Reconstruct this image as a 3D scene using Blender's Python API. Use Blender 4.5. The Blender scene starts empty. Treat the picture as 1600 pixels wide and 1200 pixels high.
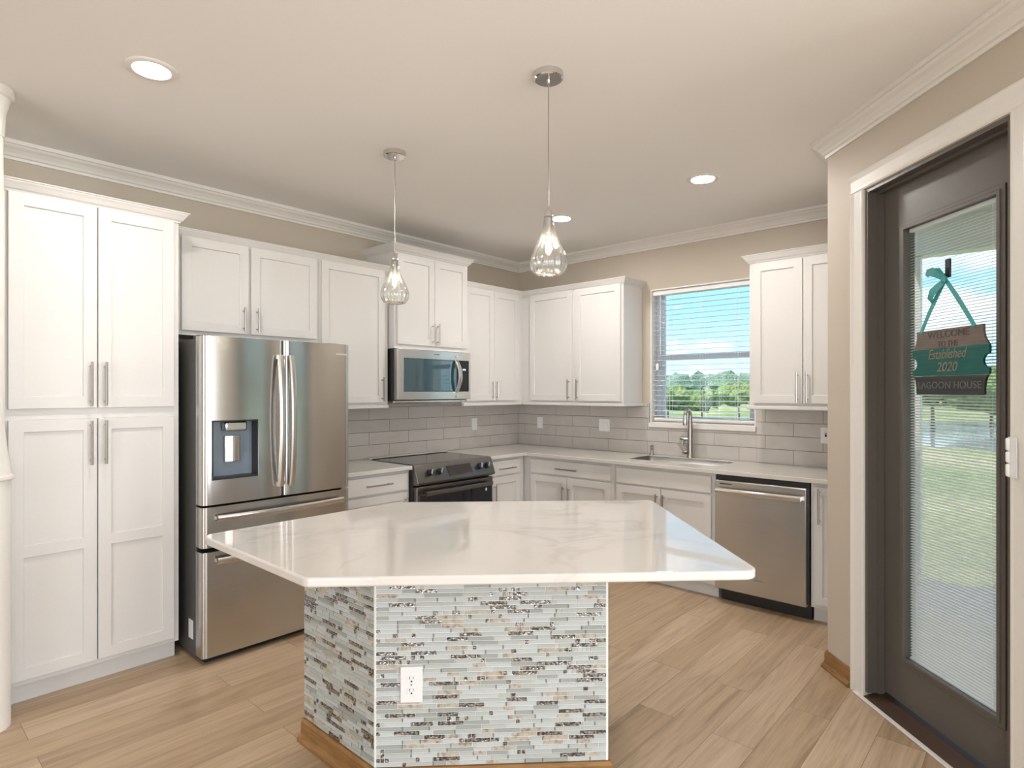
import bpy, bmesh, math, random
from mathutils import Vector, Matrix

scene = bpy.context.scene
COL = scene.collection
R = math.radians
random.seed(7)

# ------------------------------------------------------------------ camera
cam_data = bpy.data.cameras.new('camera')
cam = bpy.data.objects.new('camera', cam_data)
COL.objects.link(cam)
cam.location = (-4.714, -4.140, 1.480)
cam.rotation_euler = (R(90), 0, R(41.954 - 90))
cam_data.sensor_width = 36.0
cam_data.lens = 36.0 * 928.93 / 1600
cam_data.shift_y = 10.67 / 1600
cam_data.clip_start = 0.05
cam_data.clip_end = 600
scene.camera = cam

# ------------------------------------------------------------------ exposure
scene.view_settings.view_transform = 'Standard'
scene.view_settings.look = 'None'
scene.view_settings.gamma = 1.0
scene.view_settings.use_curve_mapping = False
scene.view_settings.exposure = 0.26

# ------------------------------------------------------------------ sky
world = bpy.data.worlds.new('sky')
scene.world = world
world.use_nodes = True
nt = world.node_tree
nt.nodes.clear()
w_out = nt.nodes.new('ShaderNodeOutputWorld')
w_bg = nt.nodes.new('ShaderNodeBackground')
w_tc = nt.nodes.new('ShaderNodeTexCoord')
w_sep = nt.nodes.new('ShaderNodeSeparateXYZ')
w_ramp = nt.nodes.new('ShaderNodeValToRGB')
w_map = nt.nodes.new('ShaderNodeMapping')
w_noise = nt.nodes.new('ShaderNodeTexNoise')
w_cr = nt.nodes.new('ShaderNodeValToRGB')
w_mix = nt.nodes.new('ShaderNodeMixRGB')
nt.links.new(w_tc.outputs['Generated'], w_sep.inputs[0])
nt.links.new(w_sep.outputs['Z'], w_ramp.inputs[0])
w_ramp.color_ramp.elements[0].position = 0.0
w_ramp.color_ramp.elements[0].color = (0.50, 0.74, 0.86, 1)
w_ramp.color_ramp.elements[1].position = 0.5
w_ramp.color_ramp.elements[1].color = (0.09, 0.28, 0.66, 1)
e = w_ramp.color_ramp.elements.new(0.13)
e.color = (0.26, 0.56, 0.78, 1)
w_map.inputs['Scale'].default_value = (2.2, 2.2, 6.0)
nt.links.new(w_tc.outputs['Generated'], w_map.inputs[0])
nt.links.new(w_map.outputs[0], w_noise.inputs['Vector'])
w_noise.inputs['Scale'].default_value = 2.0
w_noise.inputs['Detail'].default_value = 7.0
w_cr.color_ramp.elements[0].position = 0.50
w_cr.color_ramp.elements[1].position = 0.68
nt.links.new(w_noise.outputs['Fac'], w_cr.inputs[0])
nt.links.new(w_cr.outputs[0], w_mix.inputs['Fac'])
nt.links.new(w_ramp.outputs[0], w_mix.inputs['Color1'])
w_mix.inputs['Color2'].default_value = (0.95, 0.97, 1.0, 1)
nt.links.new(w_mix.outputs[0], w_bg.inputs['Color'])
w_bg.inputs['Strength'].default_value = 1.8
nt.links.new(w_bg.outputs[0], w_out.inputs['Surface'])


def lamp(name, kind, loc, energy, color=(1, 1, 1), target=None, **kw):
    d = bpy.data.lights.new(name, kind)
    d.energy = energy
    d.color = color
    for k, v in kw.items():
        setattr(d, k, v)
    o = bpy.data.objects.new(name, d)
    COL.objects.link(o)
    o.location = loc
    if target is not None:
        o.rotation_euler = (Vector(target) - Vector(loc)).to_track_quat('-Z', 'Y').to_euler()
    return o


# the sun stands behind the house; area lamps stand for daylight from unseen glazing behind the camera
lamp('sun', 'SUN', (-20, 12, 30), 4.6, (1.0, 0.95, 0.86), (-8, 4, 0), angle=R(0.6))
lamp('daylight_back_window', 'AREA', (-4.9, -8.40, 1.45), 85, (0.90, 0.95, 1.0), (-4.9, 0, 1.45),
     shape='RECTANGLE', size=3.0, size_y=2.1)
lamp('daylight_side_fill', 'AREA', (-9.9, -5.4, 1.45), 125, (0.96, 0.97, 1.0), (0, -5.4, 1.45),
     shape='RECTANGLE', size=3.0, size_y=2.1)  # fill lamp added at an assumed side window out of view
lamp('daylight_sliding_fill', 'AREA', (-2.32, -6.5, 1.25), 125, (0.95, 0.98, 1.0), (-9, -6.0, 1.25),
     shape='RECTANGLE', size=2.2, size_y=2.2)  # added to brighten the room, as if from an unseen sliding door


# ------------------------------------------------------------------ materials
def lin(r, g, b):
    def f(c):
        c /= 255.0
        return c / 12.92 if c <= 0.04045 else ((c + 0.055) / 1.055) ** 2.4
    return (f(r), f(g), f(b), 1)


class Mat:
    def __init__(self, name):
        self.m = bpy.data.materials.new(name)
        self.m.use_nodes = True
        self.t = self.m.node_tree
        self.b = self.t.nodes['Principled BSDF']
        self.o = self.t.nodes['Material Output']

    def n(self, typ, **kw):
        x = self.t.nodes.new(typ)
        for k, v in kw.items():
            if k in x.inputs:
                x.inputs[k].default_value = v
            else:
                setattr(x, k, v)
        return x

    def l(self, a, b):
        self.t.links.new(a, b)

    def set(self, **kw):
        for k, v in kw.items():
            self.b.inputs[k.replace('_', ' ')].default_value = v
        return self

    def coords(self, scale=(1, 1, 1), kind='Object', rot=(0, 0, 0), loc=(0, 0, 0)):
        tc = self.n('ShaderNodeTexCoord')
        mp = self.n('ShaderNodeMapping')
        mp.inputs['Scale'].default_value = scale
        mp.inputs['Rotation'].default_value = rot
        mp.inputs['Location'].default_value = loc
        self.l(tc.outputs[kind], mp.inputs[0])
        return mp.outputs[0]

    def ramp(self, fac, stops):
        r = self.n('ShaderNodeValToRGB')
        els = r.color_ramp.elements
        while len(els) < len(stops):
            els.new(0.5)
        for el, (p, c) in zip(els, stops):
            el.position = p
            el.color = c
        self.l(fac, r.inputs[0])
        return r.outputs[0]

    def bump(self, height, strength=0.2, dist=0.01):
        bp = self.n('ShaderNodeBump')
        bp.inputs['Strength'].default_value = strength
        bp.inputs['Distance'].default_value = dist
        self.l(height, bp.inputs['Height'])
        self.l(bp.outputs[0], self.b.inputs['Normal'])


def painted(name, col, rough=0.5, grain=0.04, scale=60, var=0.03):
    M = Mat(name)
    v = M.coords()
    nz = M.n('ShaderNodeTexNoise', Scale=scale, Detail=4.0)
    M.l(v, nz.inputs['Vector'])
    lo = tuple(c * (1 - var) for c in col[:3]) + (1,)
    hi = tuple(min(1, c * (1 + var)) for c in col[:3]) + (1,)
    M.l(M.ramp(nz.outputs['Fac'], [(0.3, lo), (0.7, hi)]), M.b.inputs['Base Color'])
    M.set(Roughness=rough)
    if grain:
        M.bump(nz.outputs['Fac'], grain, 0.002)
    return M.m


def metal(name, col, rough=0.25, aniso=0.0, rot=0.0, streak=0.0, axis='Z'):
    M = Mat(name)
    M.set(Metallic=1.0, Roughness=rough)
    v = M.coords(scale=(4, 4, 420) if axis == 'Z' else (420, 4, 4))
    nz = M.n('ShaderNodeTexNoise', Scale=1.0, Detail=2.0)
    M.l(v, nz.inputs['Vector'])
    lo = tuple(c * 0.94 for c in col[:3]) + (1,)
    M.l(M.ramp(nz.outputs['Fac'], [(0.3, lo), (0.7, col)]), M.b.inputs['Base Color'])
    if aniso:
        M.set(Anisotropic=aniso, Anisotropic_Rotation=rot)
        tg = M.n('ShaderNodeTangent', direction_type='RADIAL', axis='Z')
        M.l(tg.outputs[0], M.b.inputs['Tangent'])
    return M.m


def glass_pane(name, tint=(0.985, 0.992, 0.99, 1), glossy=1.0):
    M = Mat(name)
    tr = M.n('ShaderNodeBsdfTransparent')
    tr.inputs[0].default_value = tint
    gl = M.n('ShaderNodeBsdfGlossy', Roughness=0.0)
    lw = M.n('ShaderNodeLayerWeight', Blend=0.5)      # facing: 1 - |cos|
    pw = M.n('ShaderNodeMath', operation='POWER')
    pw.inputs[1].default_value = 5.0
    mu = M.n('ShaderNodeMath', operation='MULTIPLY_ADD')
    mu.inputs[1].default_value = 0.9 * glossy
    mu.inputs[2].default_value = 0.035 * glossy
    mx = M.n('ShaderNodeMixShader')
    M.l(lw.outputs['Facing'], pw.inputs[0])
    M.l(pw.outputs[0], mu.inputs[0])
    M.l(mu.outputs[0], mx.inputs[0])
    M.l(tr.outputs[0], mx.inputs[1])
    M.l(gl.outputs[0], mx.inputs[2])
    M.l(mx.outputs[0], M.o.inputs[0])
    return M.m


def emitter(name, col, strength):
    M = Mat(name)
    M.set(Base_Color=col, Emission_Color=col, Emission_Strength=strength)
    return M.m


m_cab = painted('cabinet_white_paint', (0.70, 0.682, 0.667, 1), 0.38, 0.02, 90, 0.01)
m_trim = painted('trim_white_paint', (0.80, 0.77, 0.735, 1), 0.35, 0.02, 50, 0.01)
m_wall = painted('wall_beige_paint', (0.55, 0.485, 0.405, 1), 0.6, 0.06, 140, 0.02)
m_ceil = painted('ceiling_paint', (0.87, 0.85, 0.83, 1), 0.75, 0.05, 120, 0.01)
m_white = painted('white_plastic', (0.82, 0.82, 0.82, 1), 0.3, 0.0, 30, 0.01)
m_vinyl = painted('window_vinyl', (0.70, 0.75, 0.82, 1), 0.4, 0.0, 30, 0.02)
m_slat = painted('mini_blind_white', (0.90, 0.92, 0.93, 1), 0.45, 0.0, 30, 0.02)
m_slat_wide = painted('wide_blind_backlit_grey', (0.60, 0.65, 0.70, 1), 0.45, 0.0, 30, 0.02)  # white slats greyed in the colour to stand for backlit shade
m_sinksteel = metal('satin_sink_steel', (0.27, 0.26, 0.25, 1), 0.35)
m_dark = painted('black_plastic', (0.018, 0.018, 0.02, 1), 0.35, 0.0, 40, 0.1)
m_void = painted('shadow_gap_black', (0.01, 0.01, 0.01, 1), 0.8, 0.0, 40, 0.1)
m_fridge_side = painted('graphite_side', (0.075, 0.072, 0.068, 1), 0.5, 0.05, 300, 0.06)
m_steel = metal('brushed_stainless', (0.60, 0.59, 0.575, 1), 0.20, 0.75, 0.25)
m_steel_dw = metal('brushed_stainless_warm', (0.58, 0.57, 0.56, 1), 0.25, 0.75, 0.25)
m_steel_light = metal('bright_stainless', (0.70, 0.68, 0.66, 1), 0.22, 0.3, 0.25)
m_nickel = metal('brushed_nickel', (0.46, 0.43, 0.40, 1), 0.28)
m_chrome = metal('polished_chrome', (0.72, 0.70, 0.68, 1), 0.10)
m_blacksteel = metal('black_stainless', (0.20, 0.185, 0.175, 1), 0.28, 0.5, 0.25)
m_blackglass = Mat('black_glass').set(Base_Color=(0.012, 0.013, 0.016, 1), Roughness=0.04, IOR=1.42).m
m_cooktop = Mat('cooktop_glass').set(Base_Color=(0.03, 0.03, 0.03, 1), Roughness=0.12, IOR=1.7).m
m_dispenser = painted('blue_grey_plastic', (0.20, 0.25, 0.31, 1), 0.35, 0.0, 40, 0.03)
m_display = Mat('brown_display_glass').set(Base_Color=(0.045, 0.03, 0.022, 1), Roughness=0.08).m
m_mwglass = Mat('microwave_window_glass').set(Base_Color=(0.03, 0.075, 0.095, 1), Roughness=0.03, IOR=2.1).m
m_pane = glass_pane('window_glass')
m_door_paint = painted('door_grey_brown_paint', (0.112, 0.10, 0.088, 1), 0.38, 0.03, 80, 0.04)
m_bronze = painted('dark_brown_threshold', (0.06, 0.032, 0.02, 1), 0.4, 0.0, 60, 0.08)
m_grout = painted('white_grout', (0.80, 0.80, 0.78, 1), 0.8, 0.1, 300, 0.03)
m_tilegrout = painted('taupe_grout', (0.20, 0.175, 0.15, 1), 0.85, 0.1, 300, 0.05)
m_subway = painted('taupe_subway_tile', (0.56, 0.525, 0.49, 1), 0.16, 0.0, 9, 0.04)
m_ms_a = Mat('mosaic_pale_glass').set(Base_Color=(0.48, 0.505, 0.485, 1), Roughness=0.08).m
m_ms_b = Mat('mosaic_frost_glass').set(Base_Color=(0.54, 0.57, 0.575, 1), Roughness=0.1).m
m_ms_c = Mat('mosaic_grey_glass').set(Base_Color=(0.36, 0.385, 0.37, 1), Roughness=0.1).m


def stone_tile():
    M = Mat('mosaic_beige_stone')
    nz = M.n('ShaderNodeTexNoise', Scale=70.0, Detail=5.0)
    M.l(M.coords(), nz.inputs['Vector'])
    M.l(M.ramp(nz.outputs['Fac'], [(0.28, (0.20, 0.16, 0.12, 1)), (0.45, (0.44, 0.39, 0.32, 1)), (0.7, (0.56, 0.52, 0.46, 1))]),
        M.b.inputs['Base Color'])
    M.set(Roughness=0.35)
    return M.m


def silver_tile():
    M = Mat('mosaic_silver_ripple')
    M.set(Metallic=1.0, Roughness=0.16)
    nz = M.n('ShaderNodeTexNoise', Scale=110.0, Detail=2.0)
    M.l(M.coords(), nz.inputs['Vector'])
    M.l(M.ramp(nz.outputs['Fac'], [(0.38, (0.14, 0.145, 0.15, 1)), (0.66, (0.66, 0.68, 0.70, 1))]), M.b.inputs['Base Color'])
    M.bump(nz.outputs['Fac'], 0.9, 0.004)
    return M.m


m_ms_stone = stone_tile()
m_ms_silver = silver_tile()


def floor_mat():
    M = Mat('oak_plank_floor')
    v = M.coords(loc=(0.55, 0.038, 0))
    br = M.n('ShaderNodeTexBrick')
    br.offset = 0.37
    br.offset_frequency = 2
    br.inputs['Scale'].default_value = 1.0
    br.inputs['Mortar Size'].default_value = 0.0011
    br.inputs['Mortar Smooth'].default_value = 0.3
    br.inputs['Bias'].default_value = 0.0
    br.inputs['Brick Width'].default_value = 1.22
    br.inputs['Row Height'].default_value = 0.178
    br.inputs['Color1'].default_value = (0, 0, 0, 1)
    br.inputs['Color2'].default_value = (1, 1, 1, 1)
    br.inputs['Mortar'].default_value = (0.5, 0.5, 0.5, 1)
    M.l(v, br.inputs['Vector'])
    # grain, offset per plank
    tc = M.n('ShaderNodeTexCoord')
    off = M.n('ShaderNodeVectorMath', operation='SCALE')
    off.inputs['Scale'].default_value = 13.0
    M.l(br.outputs['Color'], off.inputs[0])
    add = M.n('ShaderNodeVectorMath', operation='ADD')
    M.l(tc.outputs['Object'], add.inputs[0])
    M.l(off.outputs[0], add.inputs[1])
    mp = M.n('ShaderNodeMapping')
    mp.inputs['Scale'].default_value = (1.1, 13.0, 1.0)
    M.l(add.outputs[0], mp.inputs[0])
    g1 = M.n('ShaderNodeTexNoise', Scale=1.6, Detail=8.0, Roughness=0.62, Distortion=0.9)
    M.l(mp.outputs[0], g1.inputs['Vector'])
    mp2 = M.n('ShaderNodeMapping')
    mp2.inputs['Scale'].default_value = (3.0, 90.0, 1.0)
    M.l(add.outputs[0], mp2.inputs[0])
    g2 = M.n('ShaderNodeTexNoise', Scale=1.0, Detail=4.0)
    M.l(mp2.outputs[0], g2.inputs['Vector'])
    base = M.ramp(br.outputs['Color'], [(0.0, (0.43, 0.305, 0.195, 1)), (0.5, (0.50, 0.365, 0.24, 1)), (1.0, (0.57, 0.43, 0.30, 1))])
    gr = M.ramp(g1.outputs['Fac'], [(0.28, (0.70, 0.66, 0.62, 1)), (0.5, (0.98, 0.98, 0.97, 1)), (0.75, (1.12, 1.12, 1.12, 1))])
    gf = M.ramp(g2.outputs['Fac'], [(0.3, (0.88, 0.87, 0.86, 1)), (0.65, (1.03, 1.03, 1.03, 1))])
    mx = M.n('ShaderNodeMixRGB', blend_type='MULTIPLY')
    mx.inputs['Fac'].default_value = 1.0
    M.l(base, mx.inputs['Color1'])
    M.l(gr, mx.inputs['Color2'])
    mx2 = M.n('ShaderNodeMixRGB', blend_type='MULTIPLY')
    mx2.inputs['Fac'].default_value = 1.0
    M.l(mx.outputs[0], mx2.inputs['Color1'])
    M.l(gf, mx2.inputs['Color2'])
    mx3 = M.n('ShaderNodeMixRGB')
    mx3.inputs['Color2'].default_value = (0.17, 0.115, 0.07, 1)
    M.l(br.outputs['Fac'], mx3.inputs['Fac'])
    M.l(mx2.outputs[0], mx3.inputs['Color1'])
    M.l(mx3.outputs[0], M.b.inputs['Base Color'])
    M.set(Roughness=0.36)
    M.bump(g2.outputs['Fac'], 0.06, 0.002)
    return M.m


m_floor = floor_mat()


def quartz(name, base, vein, amount, scale):
    M = Mat(name)
    v = M.coords()
    n1 = M.n('ShaderNodeTexNoise', Scale=scale, Detail=6.0, Roughness=0.55, Distortion=0.8)
    M.l(v, n1.inputs['Vector'])
    # thin veins where the noise crosses its middle value
    sb = M.n('ShaderNodeMath', operation='SUBTRACT')
    sb.inputs[1].default_value = 0.5
    M.l(n1.outputs['Fac'], sb.inputs[0])
    ab = M.n('ShaderNodeMath', operation='ABSOLUTE')
    M.l(sb.outputs[0], ab.inputs[0])
    line = M.ramp(ab.outputs[0], [(0.0, (1, 1, 1, 1)), (0.012, (0.35, 0.35, 0.35, 1)), (0.05, (0, 0, 0, 1))])
    n2 = M.n('ShaderNodeTexNoise', Scale=scale * 0.9, Detail=2.0)
    M.l(M.coords(loc=(3, 5, 1)), n2.inputs['Vector'])
    mask = M.ramp(n2.outputs['Fac'], [(0.42, (0, 0, 0, 1)), (0.62, (1, 1, 1, 1))])
    mm = M.n('ShaderNodeMixRGB', blend_type='MULTIPLY')
    mm.inputs['Fac'].default_value = 1.0
    M.l(line, mm.inputs['Color1'])
    M.l(mask, mm.inputs['Color2'])
    am = M.n('ShaderNodeMath', operation='MULTIPLY')
    am.inputs[1].default_value = amount
    M.l(mm.outputs[0], am.inputs[0])
    mx = M.n('ShaderNodeMixRGB')
    mx.inputs['Color1'].default_value = base
    mx.inputs['Color2'].default_value = vein
    M.l(am.outputs[0], mx.inputs['Fac'])
    M.l(mx.outputs[0], M.b.inputs['Base Color'])
    M.set(Roughness=0.05, IOR=1.7)
    return M.m


m_island_top = quartz('veined_quartz', (0.70, 0.665, 0.635, 1), (0.42, 0.39, 0.36, 1), 0.5, 1.1)
m_counter = quartz('plain_quartz', (0.64, 0.61, 0.575, 1), (0.48, 0.43, 0.38, 1), 0.25, 2.2)


def wood(name, a, b, scale=(3, 40, 40)):
    M = Mat(name)
    nz = M.n('ShaderNodeTexNoise', Scale=1.5, Detail=6.0, Distortion=0.5)
    M.l(M.coords(scale=scale), nz.inputs['Vector'])
    M.l(M.ramp(nz.outputs['Fac'], [(0.3, a), (0.7, b)]), M.b.inputs['Base Color'])
    M.set(Roughness=0.4)
    return M.m


m_oak = wood('honey_oak_baseboard', (0.20, 0.095, 0.028, 1), (0.36, 0.19, 0.062, 1), (6, 6, 60))
m_pl_taupe = wood('taupe_sign_plank', (0.12, 0.095, 0.08, 1), (0.18, 0.145, 0.125, 1), (4, 4, 60))
m_pl_teal = wood('teal_sign_plank', (0.0, 0.075, 0.066, 1), (0.003, 0.115, 0.10, 1), (4, 4, 60))
m_pl_char = wood('charcoal_sign_plank', (0.022, 0.024, 0.026, 1), (0.045, 0.047, 0.05, 1), (4, 4, 60))
m_letter_tan = painted('tan_lettering', (0.23, 0.19, 0.15, 1), 0.6, 0, 40, 0.05)
m_letter_dark = painted('brown_lettering', (0.085, 0.066, 0.055, 1), 0.6, 0, 40, 0.05)
m_letter_grey = painted('grey_lettering', (0.13, 0.13, 0.13, 1), 0.6, 0, 40, 0.05)
m_ribbon = painted('teal_ribbon', (0.06, 0.33, 0.34, 1), 0.45, 0.2, 200, 0.15)
m_badge = painted('silver_lettering', (0.72, 0.70, 0.68, 1), 0.3, 0, 40, 0.02)
m_badge_dark = painted('grey_badge', (0.16, 0.16, 0.16, 1), 0.3, 0, 40, 0.02)
m_lens = emitter('downlight_lens', (1.0, 0.955, 0.90, 1), 290.0)
m_fil = emitter('bulb_glow', (1.0, 0.86, 0.66, 1), 300.0)
m_lcd = emitter('clock_digits', (0.35, 0.75, 0.95, 1), 0.5)


def pendant_glass():
    M = Mat('ribbed_clear_glass')
    tr = M.n('ShaderNodeBsdfTransparent')
    tr.inputs[0].default_value = (0.97, 0.985, 0.985, 1)
    gl = M.n('ShaderNodeBsdfGlossy', Roughness=0.03)
    rf = M.n('ShaderNodeBsdfRefraction', Roughness=0.0, IOR=1.12)
    lw = M.n('ShaderNodeLayerWeight', Blend=0.35)
    m1 = M.n('ShaderNodeMixShader')
    m1.inputs[0].default_value = 0.40
    M.l(tr.outputs[0], m1.inputs[1])
    M.l(rf.outputs[0], m1.inputs[2])
    m2 = M.n('ShaderNodeMixShader')
    M.l(M.ramp(lw.outputs['Facing'], [(0.05, (0.07, 0.07, 0.07, 1)), (0.9, (0.85, 0.85, 0.85, 1))]), m2.inputs[0])
    M.l(m1.outputs[0], m2.inputs[1])
    M.l(gl.outputs[0], m2.inputs[2])
    tl = M.n('ShaderNodeBsdfTranslucent')
    tl.inputs[0].default_value = (0.95, 0.97, 1.0, 1)
    m3 = M.n('ShaderNodeMixShader')
    m3.inputs[0].default_value = 0.008
    M.l(m2.outputs[0], m3.inputs[1])
    M.l(tl.outputs[0], m3.inputs[2])
    M.l(m3.outputs[0], M.o.inputs[0])
    return M.m


m_pend = pendant_glass()
m_bulb_glass = glass_pane('bulb_glass', (0.98, 0.96, 0.92, 1), 0.8)


def ground_mat():
    M = Mat('sunlit_lawn')
    n1 = M.n('ShaderNodeTexNoise', Scale=0.22, Detail=6.0)
    n2 = M.n('ShaderNodeTexNoise', Scale=7.0, Detail=6.0)
    M.l(M.coords(), n1.inputs['Vector'])
    M.l(M.coords(), n2.inputs['Vector'])
    c1 = M.ramp(n1.outputs['Fac'], [(0.35, (0.18, 0.27, 0.07, 1)), (0.52, (0.34, 0.38, 0.14, 1)), (0.68, (0.52, 0.46, 0.25, 1))])
    c2 = M.ramp(n2.outputs['Fac'], [(0.3, (0.55, 0.6, 0.5, 1)), (0.7, (1.15, 1.15, 1.1, 1))])
    mx = M.n('ShaderNodeMixRGB', blend_type='MULTIPLY')
    mx.inputs['Fac'].default_value = 1.0
    M.l(c1, mx.inputs['Color1'])
    M.l(c2, mx.inputs['Color2'])
    M.l(mx.outputs[0], M.b.inputs['Base Color'])
    M.set(Roughness=0.9)
    M.bump(n2.outputs['Fac'], 0.5, 0.05)
    return M.m


def leaf_mat(name, a, b):
    M = Mat(name)
    n1 = M.n('ShaderNodeTexNoise', Scale=5.0, Detail=6.0)
    M.l(M.coords(), n1.inputs['Vector'])
    M.l(M.ramp(n1.outputs['Fac'], [(0.35, a), (0.68, b)]), M.b.inputs['Base Color'])
    M.set(Roughness=0.8)
    M.bump(n1.outputs['Fac'], 1.0, 0.2)
    return M.m


m_lawn = ground_mat()
m_leaf = leaf_mat('hazed_tree_foliage', (0.10, 0.19, 0.12, 1), (0.34, 0.46, 0.30, 1))  # distance haze mixed into the leaf colour as paler bluish green
m_leaf2 = leaf_mat('citrus_foliage', (0.09, 0.17, 0.04, 1), (0.36, 0.44, 0.13, 1))
m_bark = wood('tree_bark', (0.10, 0.07, 0.05, 1), (0.22, 0.17, 0.12, 1), (10, 10, 2))
m_concrete = painted('lanai_concrete', (0.36, 0.37, 0.42, 1), 0.7, 0.2, 30, 0.08)
m_water = Mat('pond_water').set(Base_Color=(0.30, 0.36, 0.40, 1), Roughness=0.08).m


# ------------------------------------------------------------------ mesh building
class MB:
    def __init__(self):
        self.bm = bmesh.new()
        self.mi = 0
        self.M = Matrix.Identity(4)

    def _v(self, co):
        return self.bm.verts.new(self.M @ Vector(co))

    def _f(self, vs):
        try:
            f = self.bm.faces.new(vs)
            f.material_index = self.mi
            return f
        except ValueError:
            return None

    def box(self, x0, x1, y0, y1, z0, z1):
        v = [self._v((x, y, z)) for x in (x0, x1) for y in (y0, y1) for z in (z0, z1)]
        for q in ((0, 1, 3, 2), (4, 6, 7, 5), (0, 4, 5, 1), (2, 3, 7, 6), (0, 2, 6, 4), (1, 5, 7, 3)):
            self._f([v[i] for i in q])
        return self

    def prism(self, pts, a, b, axis='z'):
        """extrude a 2-D polygon: axis z -> (x,y), axis y -> (x,z), axis x -> (y,z)"""
        def P(p, h):
            return {'z': (p[0], p[1], h), 'y': (p[0], h, p[1]), 'x': (h, p[0], p[1])}[axis]
        A = [self._v(P(p, a)) for p in pts]
        B = [self._v(P(p, b)) for p in pts]
        n = len(pts)
        self._f(A[::-1])
        self._f(B)
        for i in range(n):
            self._f([A[i], A[(i + 1) % n], B[(i + 1) % n], B[i]])
        return self

    def rings(self, rings, cap=True, closed=True):
        V = [[self._v(p) for p in r] for r in rings]
        n = len(V[0])
        for a, b in zip(V, V[1:]):
            for i in range(n if closed else n - 1):
                j = (i + 1) % n
                self._f([a[i], a[j], b[j], b[i]])
        if cap:
            self._f(V[0][::-1])
            self._f(V[-1])
        return self

    def tube(self, path, r, seg=10, flat=1.0):
        path = [Vector(p) for p in path]
        out = []
        up = None
        for i, p in enumerate(path):
            t = (path[min(i + 1, len(path) - 1)] - path[max(i - 1, 0)]).normalized()
            if up is None:
                up = Vector((0, 0, 1)) if abs(t.z) < 0.9 else Vector((1, 0, 0))
            s = t.cross(up).normalized()
            up = s.cross(t).normalized()
            rr = r[i] if isinstance(r, (list, tuple)) else r
            out.append([p + (s * math.cos(k * 2 * math.pi / seg) + up * flat * math.sin(k * 2 * math.pi / seg)) * rr for k in range(seg)])
        return self.rings(out)

    def cyl(self, p0, p1, r, seg=16, r2=None):
        return self.tube([p0, p1], [r, r if r2 is None else r2], seg)

    def lathe(self, prof, seg=24, c=(0, 0), rib=0.0, nrib=0):
        out = []
        for r, z in prof:
            ring = []
            for k in range(seg):
                a = k * 2 * math.pi / seg
                q = r * (1 + rib * math.cos(nrib * a)) if nrib else r
                ring.append((c[0] + q * math.cos(a), c[1] + q * math.sin(a), z))
            out.append(ring)
        return self.rings(out)

    def sweep(self, prof, path):
        """prof: closed list of (out, z); path: xy points, outward side is on the right of travel; mitred, capped"""
        path = [Vector(p) for p in path]
        n = len(path)
        out = []
        for i, p in enumerate(path):
            d0 = (path[i] - path[i - 1]).normalized() if i > 0 else None
            d1 = (path[i + 1] - path[i]).normalized() if i < n - 1 else None
            if d0 is None:
                d0 = d1
            if d1 is None:
                d1 = d0
            n0 = Vector((d0.y, -d0.x))
            n1 = Vector((d1.y, -d1.x))
            m = (n0 + n1)
            m = m / max(1e-6, (1 + n0.dot(n1)))
            out.append([(p.x + m.x * o, p.y + m.y * o, z) for o, z in prof])
        return self.rings(out)

    def relief(self, xs, zs, depth, back):
        """front relief facing -y: depth(i,j) is how far cell (i,j) stands out from y=0, None = a hole through to back"""
        nx, nz = len(xs) - 1, len(zs) - 1
        D = [[depth(i, j) for j in range(nz)] for i in range(nx)]

        def quad(a, b, c, d):
            self._f([self._v(a), self._v(b), self._v(c), self._v(d)])
        for i in range(nx):
            for j in range(nz):
                d = D[i][j]
                if d is None:
                    continue
                x0, x1, z0, z1 = xs[i], xs[i + 1], zs[j], zs[j + 1]
                quad((x0, -d, z0), (x1, -d, z0), (x1, -d, z1), (x0, -d, z1))
                quad((x0, back, z0), (x0, back, z1), (x1, back, z1), (x1, back, z0))
                for di, dj in ((1, 0), (-1, 0), (0, 1), (0, -1)):
                    a, b = i + di, j + dj
                    o = D[a][b] if 0 <= a < nx and 0 <= b < nz else None
                    y_to = back if o is None else -o
                    if o is not None and o >= d:
                        continue
                    if di == 1:
                        quad((x1, -d, z0), (x1, y_to, z0), (x1, y_to, z1), (x1, -d, z1))
                    elif di == -1:
                        quad((x0, -d, z0), (x0, -d, z1), (x0, y_to, z1), (x0, y_to, z0))
                    elif dj == 1:
                        quad((x0, -d, z1), (x1, -d, z1), (x1, y_to, z1), (x0, y_to, z1))
                    else:
                        quad((x0, -d, z0), (x0, y_to, z0), (x1, y_to, z0), (x1, -d, z0))
        bmesh.ops.remove_doubles(self.bm, verts=self.bm.verts, dist=1e-5)
        return self

    def build(self, name, mats, parent=None, bevel=0.0, seg=2, smooth=True, loc=(0, 0, 0), rot=0.0, recalc=True):
        bm = self.bm
        if recalc:
            bmesh.ops.recalc_face_normals(bm, faces=bm.faces)
        me = bpy.data.meshes.new(name)
        bm.to_mesh(me)
        bm.free()
        for m in (mats if isinstance(mats, (list, tuple)) else [mats]):
            me.materials.append(m)
        if smooth:
            me.polygons.foreach_set('use_smooth', [True] * len(me.polygons))
            me.set_sharp_from_angle(angle=R(32))
        o = bpy.data.objects.new(name, me)
        COL.objects.link(o)
        o.location = loc
        o.rotation_euler = (0, 0, rot)
        if parent is not None:
            o.parent = parent
        if bevel:
            b = o.modifiers.new('bevel', 'BEVEL')
            b.width = bevel
            b.segments = seg
            b.limit_method = 'ANGLE'
            b.angle_limit = R(35)
            b.harden_normals = False
        return o


def tag(o, label, cat, group=None):
    o['label'] = label
    o['category'] = cat
    if group:
        o['group'] = group
    return o


def thing(name, label, cat, loc=(0, 0, 0), rot=0.0, group=None):
    o = bpy.data.objects.new(name, None)
    o.empty_display_size = 0.1
    COL.objects.link(o)
    o.location = loc
    o.rotation_euler = (0, 0, rot)
    return tag(o, label, cat, group)


def struct(o):
    o['kind'] = 'structure'
    return o


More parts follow.
